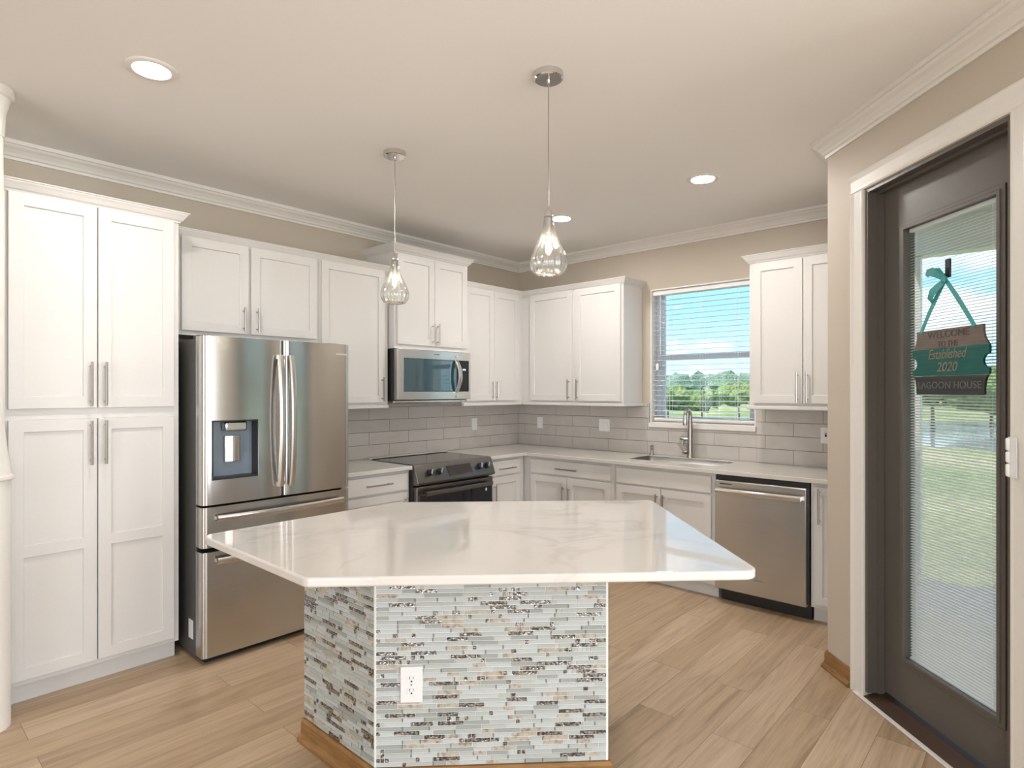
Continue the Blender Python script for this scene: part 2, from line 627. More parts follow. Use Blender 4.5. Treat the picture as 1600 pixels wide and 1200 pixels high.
def box(name, mat, dims, parent=None, bevel=0.0, **kw):
    return MB().box(*dims).build(name, mat, parent, bevel, **kw)


def text_mesh(name, txt, size, mat, parent, loc, width=None, shear=0.0, depth=0.0008, bold=0.0, spacing=1.0):
    """raised lettering standing upright, facing local -y, centred on loc"""
    cu = bpy.data.curves.new(name, 'FONT')
    cu.body = txt
    cu.size = size
    cu.shear = shear
    cu.extrude = depth
    cu.offset = bold
    cu.space_character = spacing
    cu.align_x = 'CENTER'
    cu.align_y = 'CENTER'
    tmp = bpy.data.objects.new(name + '_curve', cu)
    COL.objects.link(tmp)
    bpy.context.view_layer.update()
    me = bpy.data.meshes.new_from_object(tmp.evaluated_get(bpy.context.evaluated_depsgraph_get()))
    bpy.data.objects.remove(tmp)
    bpy.data.curves.remove(cu)
    xs = [v.co.x for v in me.vertices]
    k = 1.0 if width is None else width / (max(xs) - min(xs))
    for v in me.vertices:
        x, y, z = v.co
        v.co = (loc[0] + x * k, loc[1] - z, loc[2] + y)
    me.materials.clear()
    me.materials.append(mat)
    me.name = name
    o = bpy.data.objects.new(name, me)
    COL.objects.link(o)
    o.parent = parent
    return o


ROT_A, ROT_B, ROT_D = 0.0, R(-90), R(-135)
CZ = 2.81          # ceiling height
KT = 0.925         # worktop height
CORNER = (-1.22, -3.27, 0)   # where the angled door wall starts
DOOR_PT = (-2.245, -4.295)

# ------------------------------------------------------------------ room shell
struct(box('floor', m_floor, (-10.1, 0.0, -8.6, 0.0, -0.05, 0.0), smooth=False))
struct(box('ceiling', m_ceil, (-10.2, 0.2, -8.7, 0.2, CZ, CZ + 0.15), smooth=False))
struct(box('wall_left', m_wall, (-10.1, 0.15, 0.0, 0.15, 0, CZ), smooth=False))
WY0, WY1, WZ0, WZ1 = -2.456, -1.542, 1.20, 2.37      # kitchen window opening
mb = MB()
mb.M = Matrix.Rotation(R(-90), 4, 'Z')
mb.relief([0, -WY1, -WY0, 3.385], [0, WZ0, WZ1, CZ], lambda i, j: None if (i == 1 and j == 1) else 0.0, 0.15)
struct(mb.build('wall_back', m_wall, smooth=False))
# angled door wall (local x runs along the wall, -y into the room)
DS0, DS1, DH = 0.311, 1.105, 2.45
TH = 0.15
mit = TH * math.tan(R(22.5))
mb = MB()
mb.prism([(0, 0), (DS0, 0), (DS0, TH), (mit, TH)], 0, CZ)
mb.box(DS1, 1.45, 0, TH, 0, CZ)
mb.box(DS0, DS1, 0, TH, DH, CZ)
struct(mb.build('wall_right', m_wall, smooth=False, loc=CORNER, rot=ROT_D))
cb = (CORNER[0] + (TH - mit) * math.sqrt(0.5), CORNER[1] - (mit + TH) * math.sqrt(0.5))
mb = MB().prism([(CORNER[0], CORNER[1]), (0.15, CORNER[1]), (0.15, cb[1]), cb], 0, CZ)
struct(mb.build('wall_return', m_wall, smooth=False))
# rest of the great room behind the camera, with unseen glazing assumed for its daylight
mb = MB().box(-2.245, -2.095, -5.35, -4.30, 0, CZ).box(-2.245, -2.095, -8.6, -7.65, 0, CZ).box(-2.245, -2.095, -7.65, -5.35, 2.4, CZ)
struct(mb.build('wall_side', m_wall, smooth=False))
mb = MB().relief([-10.1, -6.45, -3.35, -2.095], [0, 0.4, 2.5, CZ], lambda i, j: None if (i == 1 and j == 1) else 0.0, 0.15)
for v in mb.bm.verts:
    v.co.y -= 8.6
struct(mb.build('wall_front', m_wall, smooth=False))
mb = MB()
mb.M = Matrix.Rotation(R(-90), 4, 'Z')
mb.relief([0, 3.85, 6.95, 8.6], [0, 0.4, 2.5, CZ], lambda i, j: None if (i == 1 and j == 1) else 0.0, 0.15)
for v in mb.bm.verts:
    v.co.x -= 10.1
struct(mb.build('wall_far', m_wall, smooth=False))


def plain_window(name, loc, rot, w, z0, z1, cols):
    mb = MB()
    t = 0.05
    mb.box(0, w, 0.02, 0.08, z0, z0 + t).box(0, w, 0.02, 0.08, z1 - t, z1)
    for k in range(cols + 1):
        x = (w - t) * k / cols
        mb.box(x, x + t, 0.02, 0.08, z0 + t, z1 - t)
    o = struct(mb.build(name, m_trim, smooth=False, loc=loc, rot=rot))
    box('pane', m_pane, (t, w - t, 0.048, 0.052, z0 + t, z1 - t), o, smooth=False)
    return o


plain_window('window_2', (-3.35, -8.6, 0), R(180), 3.1, 0.4, 2.5, 3)
plain_window('window_3', (-10.1, -6.95, 0), R(90), 3.1, 0.4, 2.5, 3)
plain_window('door_2', (-2.245, -5.35, 0), R(-90), 2.3, 0.0, 2.4, 2)

# ceiling crown
CR = [(0, 2.722), (0.010, 2.722), (0.012, 2.736), (0.022, 2.740), (0.028, 2.752), (0.045, 2.768), (0.062, 2.778),
      (0.070, 2.788), (0.080, 2.790), (0.082, 2.8095), (0, 2.8095)]
mb = MB().sweep(CR, [(-10.09, -0.001), (-0.001, -0.001), (-0.001, -3.269), (-1.2195, -3.269), (-2.244, -4.294)])
struct(mb.build('trim_1', m_trim, smooth=False))

# oak baseboard on the angled wall
BB = [(0, 0.001), (0.030, 0.001), (0.030, 0.012), (0.024, 0.022), (0.015, 0.028), (0.014, 0.078), (0.008, 0.088), (0, 0.090)]
mb = MB().sweep(BB, [(-0.72, -3.269), (-1.2195, -3.269), (-1.2195 - 0.217 * 0.7071, -3.269 - 0.217 * 0.7071)])
struct(mb.build('baseboard_right', m_oak, smooth=False))

# ------------------------------------------------------------------ lanai door
door = bpy.data.objects.new('door_1', None)
COL.objects.link(door)
door.location = CORNER
door.rotation_euler = (0, 0, ROT_D)
struct(door)
c0, c1 = DS0, DS1
mb = MB()
cw = 0.088
prof = [(0, -0.001), (0, -0.019), (0.010, -0.023), (0.030, -0.017), (0.070, -0.013), (cw - 0.008, -0.014), (cw, -0.010), (cw, -0.001)]


def casing(mb, x_in, sgn):
    mb.prism([(x_in + sgn * (cw - a), y) for a, y in prof], 0.001, DH + cw * 0.0)
    return mb


casing(mb, c0 - 0.002, -1)
casing(mb, c1 + 0.002, 1)
mb.prism([(y, DH + 0.002 + (cw - a)) for a, y in prof], c0 - 0.002 - cw, c1 + 0.002 + cw, axis='x')
mb.build('casing', m_trim, door, smooth=False)
mb = MB()
mb.box(c0, c0 + 0.018, 0.0, 0.14, 0.03, DH - 0.018).box(c1 - 0.018, c1, 0.0, 0.14, 0.03, DH - 0.018).box(c0, c1, 0.0, 0.14, DH - 0.018, DH)
mb.box(c0 + 0.018, c0 + 0.03, 0.045, 0.074, 0.03, DH - 0.018).box(c1 - 0.03, c1 - 0.018, 0.045, 0.074, 0.03, DH - 0.018).box(c0 + 0.018, c1 - 0.018, 0.045, 0.074, DH - 0.03, DH - 0.018)
mb.build('jamb', m_door_paint, door, smooth=False)
GX0, GX1, GZ0, GZ1 = 0.478, 0.972, 0.262, 2.216
mb = MB()
dx0, dx1 = c0 + 0.021, c1 - 0.021
mb.relief([dx0, GX0, GX1, dx1], [0.045, GZ0, GZ1, DH - 0.021], lambda i, j: None if (i == 1 and j == 1) else -0.076, 0.121)
mb.build('door_slab', m_door_paint, door, smooth=False)
mb = MB()   # raised glazing bead round the glass
g = 0.03
mb.relief([GX0 - g, GX0 - g * 0.4, GX0 + 0.004, GX1 - 0.004, GX1 + g * 0.4, GX1 + g], [GZ0 - g, GZ0 - g * 0.4, GZ0 + 0.004, GZ1 - 0.004, GZ1 + g * 0.4, GZ1 + g],
          lambda i, j: None if (i == 2 and j == 2) else (-0.064 if (1 <= i <= 3 and 1 <= j <= 3) else -0.069), 0.0757)
mb.build('glazing_bead', m_door_paint, door, smooth=False, bevel=0.002)
mb = MB().box(GX0 + 0.0005, GX1 - 0.0005, 0.086, 0.089, GZ0 + 0.0005, GZ1 - 0.0005).box(GX0 + 0.0005, GX1 - 0.0005, 0.111, 0.114, GZ0 + 0.0005, GZ1 - 0.0005)
mb.build('glass', m_pane, door, smooth=False)
mb = MB()
pitch = 0.0125
nsl = int((GZ1 - GZ0 - 0.03) / pitch)
for k in range(nsl):
    z = GZ0 + 0.012 + k * pitch
    y = 0.1
    t = R(27)
    hx = 0.0062
    dy, dz = hx * math.cos(t), hx * math.sin(t)
    mb.rings([[(x, y - dy, z - dz), (x, y, z + 0.0009), (x, y + dy, z + dz), (x, y, z + 0.0002)] for x in (GX0 + 0.006, GX1 - 0.006)])
mb.box(GX0 + 0.003, GX1 - 0.003, 0.093, 0.107, GZ1 - 0.018, GZ1 - 0.002)
mb.box(GX0 + 0.005, GX1 - 0.005, 0.094, 0.106, GZ0 + 0.001, GZ0 + 0.008)
mb.build('mini_blind', m_slat, door, smooth=False)
mb = MB()
for x in (GX0 + 0.05, GX1 - 0.05):
    mb.box(x - 0.0006, x + 0.0006, 0.0925, 0.0931, GZ0 + 0.006, GZ1 - 0.01)
mb.build('ladder_cord', m_slat, door, smooth=False)
mb = MB().prism([(-0.012, 0.001), (-0.012, 0.008), (0.03, 0.02), (0.06, 0.028), (0.149, 0.028), (0.149, 0.001)], c0, c1, axis='x')
mb.build('threshold', m_bronze, door, smooth=False, bevel=0.002)
box('threshold_edge', m_trim, (c0 - 0.05, c1 + 0.02, -0.034, -0.0125, 0.001, 0.010), door, 0.003)
mb = MB()
for z, h in ((1.205, 0.035), (1.25, 0.03), (1.295, 0.035)):
    mb.lathe([(0.004, z - h / 2 - 0.004), (0.0065, z - h / 2), (0.0065, z + h / 2), (0.004, z + h / 2 + 0.004)], 12, (c1 + 0.012, -0.028))
mb.box(c1 + 0.007, c1 + 0.04, -0.0225, -0.0195, 1.18, 1.32)
mb.build('hinge', m_white, door)

# ------------------------------------------------------------------ hanging sign on the door
sign = thing('hanging_sign', 'ticket-shaped wooden plank sign hung by a teal ribbon on the door glass', 'sign',
             CORNER, ROT_D)
SY = 0.040


def plank(name, mat, left, right):
    pts = left + right[::-1]
    return MB().prism(pts, SY, SY + 0.010, 'y').build(name, mat, sign, 0.0012, smooth=False)


cx_s = 0.7685
Lt = [(-0.171, 1.734), (-0.171, 1.705), (-0.178, 1.68), (-0.194, 1.657)]
pA = [(cx_s + a, z) for a, z in Lt]
plank('taupe_plank', m_pl_taupe, pA, [(cx_s - a, z) for a, z in Lt])
Lm = [(-0.196, 1.6560), (-0.1985, 1.645), (-0.197, 1.622)]
for k in range(7):
    a = R(90 - 30 * k)
    Lm.append((-0.196 + 0.0265 * math.cos(a), 1.5945 + 0.0265 * math.sin(a)))
Lm += [(-0.198, 1.560), (-0.196, 1.5425)]
plank('teal_plank', m_pl_teal, [(cx_s + a, z) for a, z in Lm], [(cx_s - a, z) for a, z in Lm])
Lb = [(-0.190, 1.5415), (-0.180, 1.522), (-0.175, 1.495), (-0.1755, 1.472), (-0.170, 1.464)]
plank('charcoal_plank', m_pl_char, [(cx_s + a, z) for a, z in Lb], [(cx_s - a, z) for a, z in Lb])
text_mesh('lettering', 'WELCOME', 0.040, m_letter_dark, sign, (cx_s, SY - 0.0006, 1.711), 0.215)
text_mesh('lettering', 'TO THE', 0.034, m_letter_dark, sign, (cx_s, SY - 0.0006, 1.671), 0.105)
text_mesh('lettering', 'Established', 0.058, m_letter_tan, sign, (cx_s - 0.008, SY - 0.0006, 1.630), 0.200, shear=0.32, bold=0.0)
text_mesh('lettering', '2020', 0.054, m_letter_tan, sign, (cx_s - 0.006, SY - 0.0006, 1.576), 0.108, shear=0.25, bold=0.0)
text_mesh('lettering', 'LAGOON HOUSE', 0.040, m_letter_grey, sign, (cx_s, SY - 0.0006, 1.502), 0.325)
mb = MB()
knot = Vector((0.752, SY + 0.004, 1.935))


def strip(mb, pts, w, th=0.0012):
    pts = [Vector(p) for p in pts]
    out = []
    for i, p in enumerate(pts):
        t = (pts[min(i + 1, len(pts) - 1)] - pts[max(i - 1, 0)]).normalized()
        s = Vector((t.z, 0, -t.x)).normalized()
        ww = w[i] if isinstance(w, list) else w
        nrm = t.cross(s).normalized() * th
        out.append([p - s * ww + nrm, p + s * ww + nrm, p + s * ww - nrm, p - s * ww - nrm])
    mb.rings(out)


strip(mb, [(0.626, SY - 0.002, 1.728), (0.665, SY - 0.001, 1.800), (0.708, SY, 1.868), knot], [0.008, 0.009, 0.010, 0.008])
strip(mb, [(0.903, SY - 0.002, 1.728), (0.865, SY - 0.001, 1.785), (0.812, SY, 1.860), knot], [0.008, 0.009, 0.010, 0.008])
mb.build('ribbon', m_ribbon, sign)
mb = MB()
strip(mb, [knot, (0.727, SY - 0.010, 1.960), (0.700, SY - 0.014, 1.977), (0.668, SY - 0.006, 1.978), (0.658, SY - 0.002, 1.966)], [0.008, 0.014, 0.018, 0.016, 0.010])
strip(mb, [knot, (0.730, SY - 0.008, 1.912), (0.700, SY - 0.012, 1.890), (0.684, SY - 0.008, 1.868), (0.695, SY - 0.004, 1.855)], [0.008, 0.015, 0.018, 0.015, 0.011])
strip(mb, [(0.700, SY - 0.004, 1.985), (0.725, SY - 0.006, 1.978), (0.742, SY - 0.004, 1.955), knot], [0.006, 0.012, 0.012, 0.007])
mb.build('bow', m_ribbon, sign)
MB().lathe([(0.002, 1.918), (0.010, 1.924), (0.012, 1.935), (0.010, 1.946), (0.002, 1.952)], 12, (knot.x, knot.y - 0.006)).build('knot', m_ribbon, sign)
mb = MB().box(0.731, 0.757, 0.058, 0.066, 1.945, 2.022)
mb.box(0.738, 0.750, 0.046, 0.058, 1.945, 1.953)
mb.box(0.738, 0.750, 0.044, 0.048, 1.945, 1.962)
mb.build('hook', m_dark, sign, 0.002)['label'] = 'dark hook stuck to the glass'

# ------------------------------------------------------------------ kitchen window
win = bpy.data.objects.new('window_1', None)
COL.objects.link(win)
win.location = (0, WY1, 0)
win.rotation_euler = (0, 0, ROT_B)
struct(win)
ww = WY1 - WY0
mb = MB()    # drywall lining of the opening
mb.box(0.0005, 0.012, 0.001, 0.095, WZ0 + 0.001, WZ1 - 0.0005).box(ww - 0.012, ww - 0.0005, 0.001, 0.095, WZ0 + 0.001, WZ1 - 0.0005).box(0.012, ww - 0.012, 0.001, 0.095, WZ1 - 0.012, WZ1 - 0.0005)
mb.build('reveal', m_trim, win, smooth=False)
mb = MB()
f = 0.045
mb.box(0.012, 0.012 + f, 0.095, 0.148, WZ0 + 0.001, WZ1 - 0.0005).box(ww - 0.012 - f, ww - 0.012, 0.095, 0.148, WZ0 + 0.001, WZ1 - 0.0005)
mb.box(0.012 + f, ww - 0.012 - f, 0.095, 0.148, WZ1 - f, WZ1 - 0.0005).box(0.012 + f, ww - 0.012 - f, 0.095, 0.148, WZ0 + 0.001, WZ0 + f)
mb.build('window_frame', m_vinyl, win, smooth=False, bevel=0.002)
mb = MB()
a0, a1 = 0.012 + f, ww - 0.012 - f
mb.box(a0, a1, 0.100, 0.135, 1.752, 1.800)
for z0, z1 in ((WZ0 + f, 1.752), (1.800, WZ1 - f)):
    mb.box(a0, a0 + 0.028, 0.105, 0.135, z0, z1).box(a1 - 0.028, a1, 0.105, 0.135, z0, z1)
mb.build('sash', m_vinyl, win, smooth=False, bevel=0.002)
box('glass', m_pane, (a0 + 0.002, a1 - 0.002, 0.118, 0.122, WZ0 + f, WZ1 - f), win, smooth=False)
mb = MB().box(-0.005, ww + 0.005, -0.020, -0.001, 1.163, 1.2005).box(0.001, ww - 0.001, -0.001, 0.094, 1.2005, 1.2085)
mb.build('sill', m_trim, win, smooth=False)

blind = thing('window_blind', 'white horizontal slat blind in the window over the sink', 'blind', (0, WY1, WZ0), ROT_B)
mb = MB()
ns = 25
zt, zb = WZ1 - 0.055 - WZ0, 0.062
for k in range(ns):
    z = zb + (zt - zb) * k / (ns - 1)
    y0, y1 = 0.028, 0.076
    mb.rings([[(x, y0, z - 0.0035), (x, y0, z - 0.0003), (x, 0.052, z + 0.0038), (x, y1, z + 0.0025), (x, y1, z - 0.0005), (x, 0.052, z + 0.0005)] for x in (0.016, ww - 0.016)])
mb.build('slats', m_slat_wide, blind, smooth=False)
box('headrail', m_slat, (0.014, ww - 0.014, 0.024, 0.080, WZ1 - WZ0 - 0.052, WZ1 - WZ0 - 0.013), blind, 0.003)
mb = MB().tube([(0.020, 0.050, 0.030), (ww - 0.020, 0.050, 0.030)], 0.0185, 14, 0.9)
mb.build('bottom_rail', m_trim, blind)
mb = MB()
for x in (0.16, 0.46, ww - 0.16):
    for dx in (-0.012, 0.012):
        for y in (0.0275, 0.0765):
            mb.box(x + dx - 0.0008, x + dx + 0.0008, y - 0.0006, y + 0.0006, 0.035, WZ1 - WZ0 - 0.05)
mb.build('ladder_cord', m_slat, blind, smooth=False)
MB().cyl((0.088, 0.020, 0.60), (0.088, 0.020, WZ1 - WZ0 - 0.055), 0.004, 8).build('tilt_wand', m_vinyl, blind)
mb = MB().box(0.045, 0.07, 0.016, 0.026, 0.46, 0.52)
mb.build('cord_tassel', m_white, blind, 0.003)

# ------------------------------------------------------------------ cabinets
def handle_v(x, z0, z1, yf, parent, r=0.006):
    mb = MB().cyl((x, yf - 0.032, z0), (x, yf - 0.032, z1), r, 10)
    for z in (z0 + 0.022, z1 - 0.022):
        mb.cyl((x, yf + 0.001, z), (x, yf - 0.032, z), r * 0.75, 8)
    o = mb.build('handle', m_nickel, parent)
    o['label'] = 'brushed nickel bar handle'
    return o


def handle_h(x0, x1, z, yf, parent, r=0.006):
    mb = MB().cyl((x0, yf - 0.032, z), (x1, yf - 0.032, z), r, 10)
    for x in (x0 + 0.022, x1 - 0.022):
        mb.cyl((x, yf + 0.001, z), (x, yf - 0.032, z), r * 0.75, 8)
    o = mb.build('handle', m_nickel, parent)
    o['label'] = 'brushed nickel bar handle'
    return o


def shaker(name, x0, x1, z0, z1, yf, parent, rail=0.057, mid=None, flat=False):
    """a shaker front whose back rests on the case front at yf+0.02"""
    mb = MB()
    if flat:
        mb.box(x0, x1, yf, yf + 0.0195, z0, z1)
    else:
        xs = [x0, x0 + rail, x1 - rail, x1]
        zs = [z0, z0 + rail] + ([mid[0], mid[1]] if mid else []) + [z1 - rail, z1]
        def dep(i, j):
            panel = i == 1 and (j in (1, 3) if mid else j == 1)
            return -yf - (0.010 if panel else 0.0)
        mb.relief(xs, zs, dep, yf + 0.0195)
    return mb.build(name, m_cab, parent, 0.0016, smooth=False)


def crown_prof(z):
    return [(0, z - 0.055), (0.006, z - 0.055), (0.010, z - 0.046), (0.018, z - 0.040), (0.030, z - 0.022), (0.038, z - 0.012),
            (0.040, z - 0.006), (0.046, z - 0.005), (0.047, z), (0, z)]


def cabinet(name, label, loc, rot, w, d, z0, z1, toe=0.0, crown=None, crown_ends=(True, True), rail=None, group=None, cat='cabinet', rail_end=0.0):
    t = thing(name, label, cat, loc, rot, group)
    mb = MB()
    if toe and cat == 'sink cabinet':
        p = 0.018      # open-topped case that the sink bowl hangs in
        mb.box(0, p, -d, -0.001, z0 + toe, z1).box(w - p, w, -d, -0.001, z0 + toe, z1)
        mb.box(p, w - p, -d, -0.001, z0 + toe, z0 + toe + p).box(p, w - p, -p, -0.001, z0 + toe + p, z1)
        mb.box(p, w - p, -d, -d + p, z0 + toe + p, z1)
        mb.box(0.001, w - 0.001, -d + 0.058, -0.002, z0, z0 + toe - 0.0002)
        mb.build('case', m_cab, t, smooth=False)
    elif toe:
        mb.box(0, w, -d, -0.001, z0 + toe, z1)
        mb.box(0.001, w - 0.001, -d + 0.058, -0.002, z0, z0 + toe - 0.0002)
        mb.build('case', m_cab, t, smooth=False)
    else:
        mb.box(0, w, -d, -0.001, z0, z1)
        mb.build('case', m_cab, t, 0.001, smooth=False)
    if crown:
        p = []
        if crown_ends[0]:
            p.append((0, -0.001))
        p += [(0, -d), (w, -d)]
        if crown_ends[1]:
            p.append((w, -0.001 if crown_ends[1] is True else crown_ends[1]))
        # travel with the outside on the right hand: from left to right seen from the front the outside (-y) is on the right
        MB().sweep(crown_prof(crown), p).build('crown', m_cab, t, smooth=False)
    if rail:
        MB().box(-0.0, w + rail_end, -d - 0.016, -d + 0.012, z0 - 0.026, z0 - 0.0005).build('light_rail', m_cab, t, 0.004, smooth=False)
    return t


# tall pantry ----------------------------------------------------------------
PX0, PX1 = -4.263, -3.500
W = PX1 - PX0
pt = cabinet('pantry_cabinet', 'tall white two-column pantry cabinet left of the fridge', (PX0, 0, 0), ROT_A, W, 0.565, 0, 2.425, toe=0.10, crown=2.462, crown_ends=(True, -0.385))
yf = -0.585
dl0, dl1, dr0, dr1 = 0.034, 0.3785, 0.3840, 0.735
for (a, b, h) in ((dl0, dl1, dl1 - 0.028), (dr0, dr1, dr0 + 0.028)):
    d = shaker('door', a, b, 1.395, 2.405, yf, pt)
    handle_v(h, 1.405, 1.625, yf, d)
    d = shaker('door', a, b, 0.125, 1.342, yf, pt, mid=(0.697, 0.752))
    handle_v(h, 1.112, 1.332, yf, d)

# uppers on the fridge wall -----------------------------------------------------
UB, UT, UD = 1.372, 2.425, 0.31
yf = -0.33
c = cabinet('wall_cabinet', 'short white two-door wall cabinet above the fridge', (-3.499, 0, 0), ROT_A, 0.9995, UD, 1.815, UT, crown=2.447, crown_ends=(False, False))
for (a, b, h) in ((0.0965, 0.495, 0.495 - 0.035), (0.512, 0.977, 0.512 + 0.035)):
    d = shaker('door', a, b, 1.842, 2.405, yf, c)
    handle_v(h, 1.856, 2.010, yf, d)
c = cabinet('wall_cabinet', 'single-door white wall cabinet between fridge and microwave', (-2.499, 0, 0), ROT_A, 0.591, UD, UB, UT, crown=2.447, crown_ends=(False, True), rail=True)
d = shaker('door', 0.013, 0.552, 1.389, 2.408, yf, c)
handle_v(0.552 - 0.03, 1.40, 1.585, yf, d)
c = cabinet('wall_cabinet', 'raised white two-door wall cabinet above the microwave', (-1.8945, 0, 0), ROT_A, 0.785, 0.375, 1.812, 2.585, crown=2.622)
for (a, b, h) in ((0.022, 0.3935, 0.3935 - 0.026), (0.3965, 0.765, 0.3965 + 0.026)):
    d = shaker('door', a, b, 1.846, 2.552, -0.395, c)
    handle_v(h, 1.858, 2.030, -0.395, d)
c = cabinet('wall_cabinet', 'white two-door wall cabinet right of the microwave, next to the corner', (-1.1085, 0, 0), ROT_A, 0.7975, UD, UB, UT, crown=2.447, crown_ends=(True, False), rail=True, rail_end=-0.0155)
for (a, b, h) in ((0.03, 0.386, 0.386 - 0.026), (0.389, 0.735, 0.389 + 0.026)):
    d = shaker('door', a, b, 1.389, 2.405, yf, c)
    handle_v(h, 1.40, 1.575, yf, d)
# uppers on the window wall
c = cabinet('wall_cabinet', 'white two-door wall cabinet left of the window, in the corner', (0, -0.002, 0), ROT_B, 1.458, 0.310, UB, UT, crown=2.447, crown_ends=(False, True), rail=False)
MB().box(0.3255, 1.474, -0.326, -0.298, UB - 0.026, UB - 0.0005).box(1.459, 1.474, -0.298, -0.002, UB - 0.026, UB - 0.0005).build('light_rail', m_cab, c, 0.004, smooth=False)
for (a, b, h) in ((0.425, 0.927, 0.927 - 0.030), (0.965, 1.435, 0.965 + 0.030)):
    d = shaker('door', a, b, 1.389, 2.395, yf, c)
    handle_v(h, 1.40, 1.585, yf, d)
c = cabinet('wall_cabinet', 'tall white two-door wall cabinet right of the window, against the beige wall', (0, -2.527, 0), ROT_B, 0.738, 0.325, 1.374, 2.425, crown=2.462, crown_ends=(True, False), rail=False)
MB().box(-0.02, 0.736, -0.343, -0.312, 1.346, 1.3735).box(-0.02, -0.001, -0.312, -0.002, 1.346, 1.3735).build('light_rail', m_cab, c, 0.006, smooth=False)
for (a, b, h) in ((0.03, 0.366, 0.366 - 0.028), (0.372, 0.708, 0.372 + 0.028)):
    d = shaker('door', a, b, 1.392, 2.395, -0.345, c)
    handle_v(h, 1.400, 1.610, -0.345, d)

# base cabinets ------------------------------------------------------------------
BT, BD = KT - 0.0305, 0.605
yf = -0.625
c = cabinet('base_cabinet', 'white drawer and door base cabinet between fridge and range', (-2.530, 0, 0), ROT_A, 0.598, BD, 0, BT, toe=0.10)
d = shaker('drawer', 0.02, 0.575, 0.752, 0.872, yf, c, flat=True)
handle_h(0.195, 0.415, 0.815, yf, d)
d = shaker('door', 0.02, 0.575, 0.125, 0.735, yf, c)
handle_v(0.575 - 0.03, 0.50, 0.70, yf, d)
c = cabinet('base_cabinet', 'narrow white drawer and door base cabinet right of the range', (-1.108, 0, 0), ROT_A, 0.478, BD, 0, BT, toe=0.10)
d = shaker('drawer', 0.048, 0.415, 0.752, 0.872, yf, c, flat=True)
handle_h(0.115, 0.330, 0.805, yf, d)
d = shaker('door', 0.048, 0.415, 0.125, 0.735, yf, c)
handle_v(0.048 + 0.024, 0.47, 0.68, yf, d)
c = cabinet('base_cabinet', 'white corner base cabinet with one wide drawer over two doors', (0, -0.002, 0), ROT_B, 1.556, BD, 0, BT, toe=0.10)
d = shaker('drawer', 0.685, 1.525, 0.752, 0.870, yf, c, flat=True)
handle_h(0.99, 1.21, 0.808, yf, d)
for (a, b, h) in ((0.685, 1.088, 1.088 - 0.027), (0.094 + 1.0, 1.525, 1.094 + 0.027)):
    d = shaker('door', a, b, 0.125, 0.735, yf, c)
    handle_v(h, 0.45, 0.66, yf, d)
c = cabinet('sink_base_cabinet', 'white sink base cabinet with blank drawer front over two doors', (0, -1.559, 0), ROT_B, 0.832, BD, 0, BT, toe=0.10, cat='sink cabinet')
shaker('drawer_front', 0.025, 0.806, 0.752, 0.870, yf, c, flat=True)
for (a, b, h) in ((0.025, 0.4125, 0.4125 - 0.027), (0.4185, 0.806, 0.4185 + 0.027)):
    d = shaker('door', a, b, 0.125, 0.735, yf, c)
    handle_v(h, 0.50, 0.70, yf, d)
c = cabinet('base_cabinet', 'narrow white base cabinet right of the dishwasher', (0, -3.021, 0), ROT_B, 0.247, BD, 0, BT, toe=0.10)
d = shaker('door', 0.022, 0.235, 0.125, 0.870, yf, c, rail=0.05)
handle_v(0.055, 0.640, 0.862, yf, d)

# ------------------------------------------------------------------ worktops
def slab(mb, cells, z0, z1):
    """cells: list of (x0,x1,y0,y1) that tile an area without overlaps; one closed shell with merged edges"""
    xs = sorted({round(v, 4) for c in cells for v in c[:2]})
    ys = sorted({round(v, 4) for c in cells for v in c[2:]})
    fill = {}
    for i in range(len(xs) - 1):
        for j in range(len(ys) - 1):
            cxm, cym = (xs[i] + xs[i + 1]) / 2, (ys[j] + ys[j + 1]) / 2
            fill[i, j] = any(a < cxm < b and p < cym < q for a, b, p, q in cells)
    def q(*p):
        mb._f([mb._v(x) for x in p])
    for (i, j), on in fill.items():
        if not on:
            continue
        x0, x1, y0, y1 = xs[i], xs[i + 1], ys[j], ys[j + 1]
        q((x0, y0, z1), (x1, y0, z1), (x1, y1, z1), (x0, y1, z1))
        q((x0, y0, z0), (x0, y1, z0), (x1, y1, z0), (x1, y0, z0))
        if not fill.get((i + 1, j)):
            q((x1, y0, z0), (x1, y1, z0), (x1, y1, z1), (x1, y0, z1))
        if not fill.get((i - 1, j)):
            q((x0, y0, z0), (x0, y0, z1), (x0, y1, z1), (x0, y1, z0))
        if not fill.get((i, j + 1)):
            q((x0, y1, z0), (x0, y1, z1), (x1, y1, z1), (x1, y1, z0))
        if not fill.get((i, j - 1)):
            q((x0, y0, z0), (x1, y0, z0), (x1, y0, z1), (x0, y0, z1))
    bmesh.ops.remove_doubles(mb.bm, verts=mb.bm.verts, dist=1e-5)
    return mb


SX0, SX1, SYA, SYB = -0.455, -0.105, -2.335, -1.585   # sink cut-out
CF = -0.650
mb = slab(MB(), [(-2.535, -1.932, CF, -0.0095)], KT - 0.03, KT)
tag(mb.build('countertop', m_counter, bevel=0.004, smooth=False), 'short white quartz countertop between fridge and range', 'countertop')
mb = slab(MB(), [(-1.110, -0.0095, CF, -0.0095), (CF, -0.0095, SYB, CF), (CF, SX0, SYA, SYB), (SX1, -0.0095, SYA, SYB), (CF, -0.0095, -3.268, SYA)], KT - 0.03, KT)
tag(mb.build('countertop', m_counter, bevel=0.004, smooth=False), 'long L-shaped white quartz countertop running past the sink and window', 'countertop')

tag(box('countertop_strip', m_counter, (-1.9315, -1.1105, -0.105, -0.0095, KT - 0.03, KT + 0.012), bevel=0.003), 'narrow white quartz strip behind the range, against the tiles', 'countertop')

